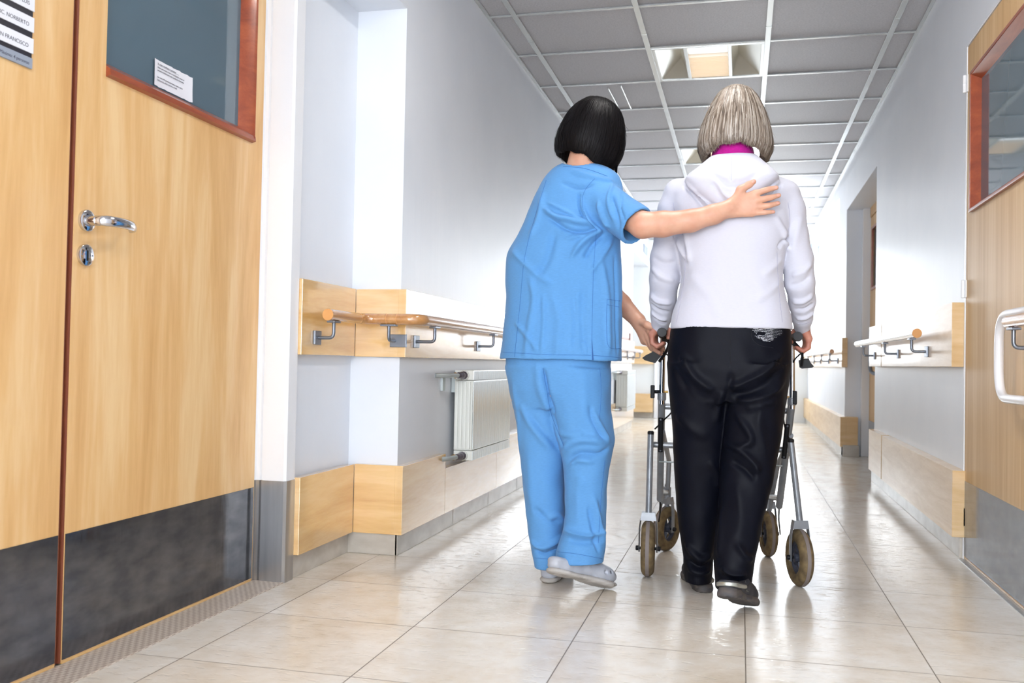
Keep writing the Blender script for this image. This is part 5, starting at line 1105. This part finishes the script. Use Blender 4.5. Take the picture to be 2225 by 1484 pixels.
for pts in ([(1463, 440), (1470, 480), (1484, 510)], [(1490, 545), (1488, 600), (1480, 650), (1470, 700)], [(1688, 545), (1690, 600), (1694, 650), (1700, 700)], [(1712, 440), (1716, 480), (1708, 520)], [(1459, 676), (1520, 671), (1590, 669), (1660, 671), (1718, 678)], [(1589, 342), (1589, 392)], [(1421, 696), (1436, 702), (1450, 701)], [(1730, 702), (1745, 704), (1758, 700)]): seam('seam', sf, pts, .0006, M['hoodseam'], jk)
# trousers
F = Field((-.34, 2.78, .0), (.26, 3.34, .90), .0042)
F.loft(rows([(690, 1466, 1714, .128), (720, 1457, 1720, .132), (760, 1452, 1722, .138), (800, 1451, 1718, .142), (840, 1453, 1712, .138), (872, 1457, 1708, .118)], 3.10), n=2.4)
F.loft([prow(*q) for q in ((790, 1451, 1592, 3.10, .130), (850, 1453, 1594, 3.10, .122), (900, 1456, 1590, 3.105, .114), (950, 1460, 1586, 3.11, .104), (1000, 1464, 1582, 3.115, .096), (1050, 1467, 1578, 3.12, .088), (1100, 1471, 1572, 3.125, .083), (1150, 1477, 1564, 3.13, .080), (1200, 1484, 1553, 3.13, .080), (1240, 1486, 1550, 3.13, .082), (1260, 1488, 1549, 3.13, .082))], .010, n=2.2)
F.loft([prow(*q) for q in ((790, 1578, 1719, 3.09, .135), (850, 1577, 1712, 3.085, .128), (900, 1573, 1706, 3.075, .115), (950, 1570, 1699, 3.065, .105), (1000, 1567, 1690, 3.05, .096), (1050, 1564, 1680, 3.03, .090), (1100, 1561, 1668, 3.01, .085), (1150, 1555, 1654, 2.985, .082), (1200, 1551, 1643, 2.96, .080), (1240, 1551, 1636, 2.945, .080), (1279, 1553, 1632, 2.93, .080))], .010, n=2.2)
F.loft([prow(*q) for q in ((1245, 1493, 1544, 3.13, .068), (1275, 1493, 1544, 3.13, .068))], op='sub'); F.loft([prow(*q) for q in ((1262, 1559, 1626, 2.93, .066), (1292, 1559, 1626, 2.93, .066))], op='sub')
Vt, Ft = F.mesh(4); del F
Vt = folds(Vt, Ft, [([(1572, 850), (1560, 880), (1556, 920)], .012, .006), ([(1590, 810), (1586, 835), (1580, 860), (1574, 900)], .009, -.004), ([(1480, 770), (1510, 820), (1550, 850)], .014, .008), ([(1465, 800), (1500, 850), (1545, 880)], .013, -.006), ([(1490, 840), (1525, 870), (1560, 880)], .012, .006), ([(1700, 770), (1660, 810), (1610, 835), (1585, 840)], .013, .009), ([(1705, 800), (1665, 835), (1620, 855), (1590, 858)], .011, -.007), ([(1705, 830), (1670, 858), (1630, 870), (1600, 868)], .012, .008), ([(1690, 870), (1655, 880), (1620, 890)], .012, .005),
    ([(1600, 900), (1625, 935), (1630, 960), (1600, 975)], .011, .007), ([(1575, 960), (1610, 980), (1640, 1010), (1645, 1030)], .011, .008), ([(1590, 1000), (1620, 1020), (1640, 1042)], .010, -.006), ([(1655, 880), (1650, 930), (1665, 990)], .014, .004), ([(1470, 900), (1500, 930), (1540, 950)], .016, .004), ([(1540, 1000), (1558, 1030), (1560, 1060)], .012, .005), ([(1490, 1180), (1520, 1215), (1545, 1205)], .010, .008), ([(1492, 1215), (1520, 1232), (1546, 1222)], .008, -.007), ([(1495, 1235), (1520, 1246), (1545, 1238)], .007, .005),
    ([(1570, 1100), (1565, 1160), (1560, 1210)], .014, .005), ([(1600, 1180), (1620, 1210), (1635, 1215)], .010, .007), ([(1565, 1235), (1590, 1250), (1625, 1248)], .010, .006), ([(1600, 1050), (1610, 1120), (1605, 1170)], .018, .004), ([(1560, 1245), (1590, 1262), (1625, 1266)], .007, -.005)])
Vt = ripple(Vt, Ft, .0034, 26, 21, (1, 1, .45)); Vt = ripple(Vt, Ft, .0009, 70, 22)
tr = np_mesh('trousers', Vt, Ft, M['trouser'], wo); sf = Surf(Vt, Ft)
for pts in ([(1587, 712), (1588, 760), (1586, 800)], [(1633, 712), (1634, 735), (1650, 750), (1680, 756)]): seam('seam', sf, pts, .0006, mat('dark_stitching', (8, 10, 18), .8), tr)
# rhinestone motif on the back pocket, a wing of small stones
def stones(b):
    rr = random.Random(4); pts = []
    for i in range(26):
        for j in range(9):
            u_ = i / 25; x = 1636 + 62 * u_; top = 709 + 3 * u_; hgt = 9 + 20 * math.sin(math.pi * min(1, u_ * 1.05)) ** 1.2; y = top + j * 3.3
            if y - top > hgt or (j in (3, 4) and .12 < u_ < .42): continue
            pts.append((x + (j % 2) * 1.2 + rr.uniform(-.3, .3), y + 2 + rr.uniform(-.3, .3) + 4 * u_, .0015 if u_ < .7 else .0010))
    for i in range(9): pts += [(1641 + 3.1 * i, 730 + .9 * i + .4 * (i % 2), .0012), (1645 + 2.9 * i, 734 + .8 * i, .0012)]
    for x, y, r_ in pts:
        h, n = sf.hit(x, y)
        if h is not None: lathe(b, h - n * .0003, n, [(r_, 0), (r_ * .7, r_ * .6), (r_ * .3, r_ * .75)], 6)
rs_ = part('rhinestone_motif', tr, M['gem'], stones, auto=.2)
rs_['kind'] = 'stuff'
sU, sS = shoe_local('trainer')
def trainer(heel, toe, roll=0):
    u = shoe(wo, sU, sS, heel, toe, M['shoe'], M['shoesole'], 'shoe', roll)
    def bnd(b):
        g = []
        g = [(.085, -.037, .050), (.045, -.0375, .046)] + [(-.0345 * math.cos(a), .0375 * math.sin(a), .044) for a in np.linspace(-1.5, 1.5, 17)] + [(.045, .0375, .046), (.085, .037, .050)]
        G = place(np.array(g), heel, toe, roll); tube(b, list(G), .0060, 8, flat=(1, .5))
    part('heel_band', u, M['silver'], bnd)
    def stripes(b):
        for sy in (-1, 1):
            for i in range(3): g = np.array([[.085 + .012 * i, sy * .038, .036], [.098 + .012 * i, sy * .034, .055], [.110 + .011 * i, sy * .026, .072]]); tube(b, list(place(g, heel, toe, roll)), .0022, 6, flat=(1, .4))
    part('side_stripes', u, M['silver'], stripes); return u
h0 = S(1528, 1284, 3.09); h0[2] = 0; trainer(h0 + [0, .040, 0], h0 + [-.06, .26, 0])
toe = np.array([.038, 2.975, .002]); heel = S(1588, 1302, 2.80); heel = toe + (heel - toe) / np.linalg.norm(heel - toe) * .222
trainer(heel, toe, -.08)
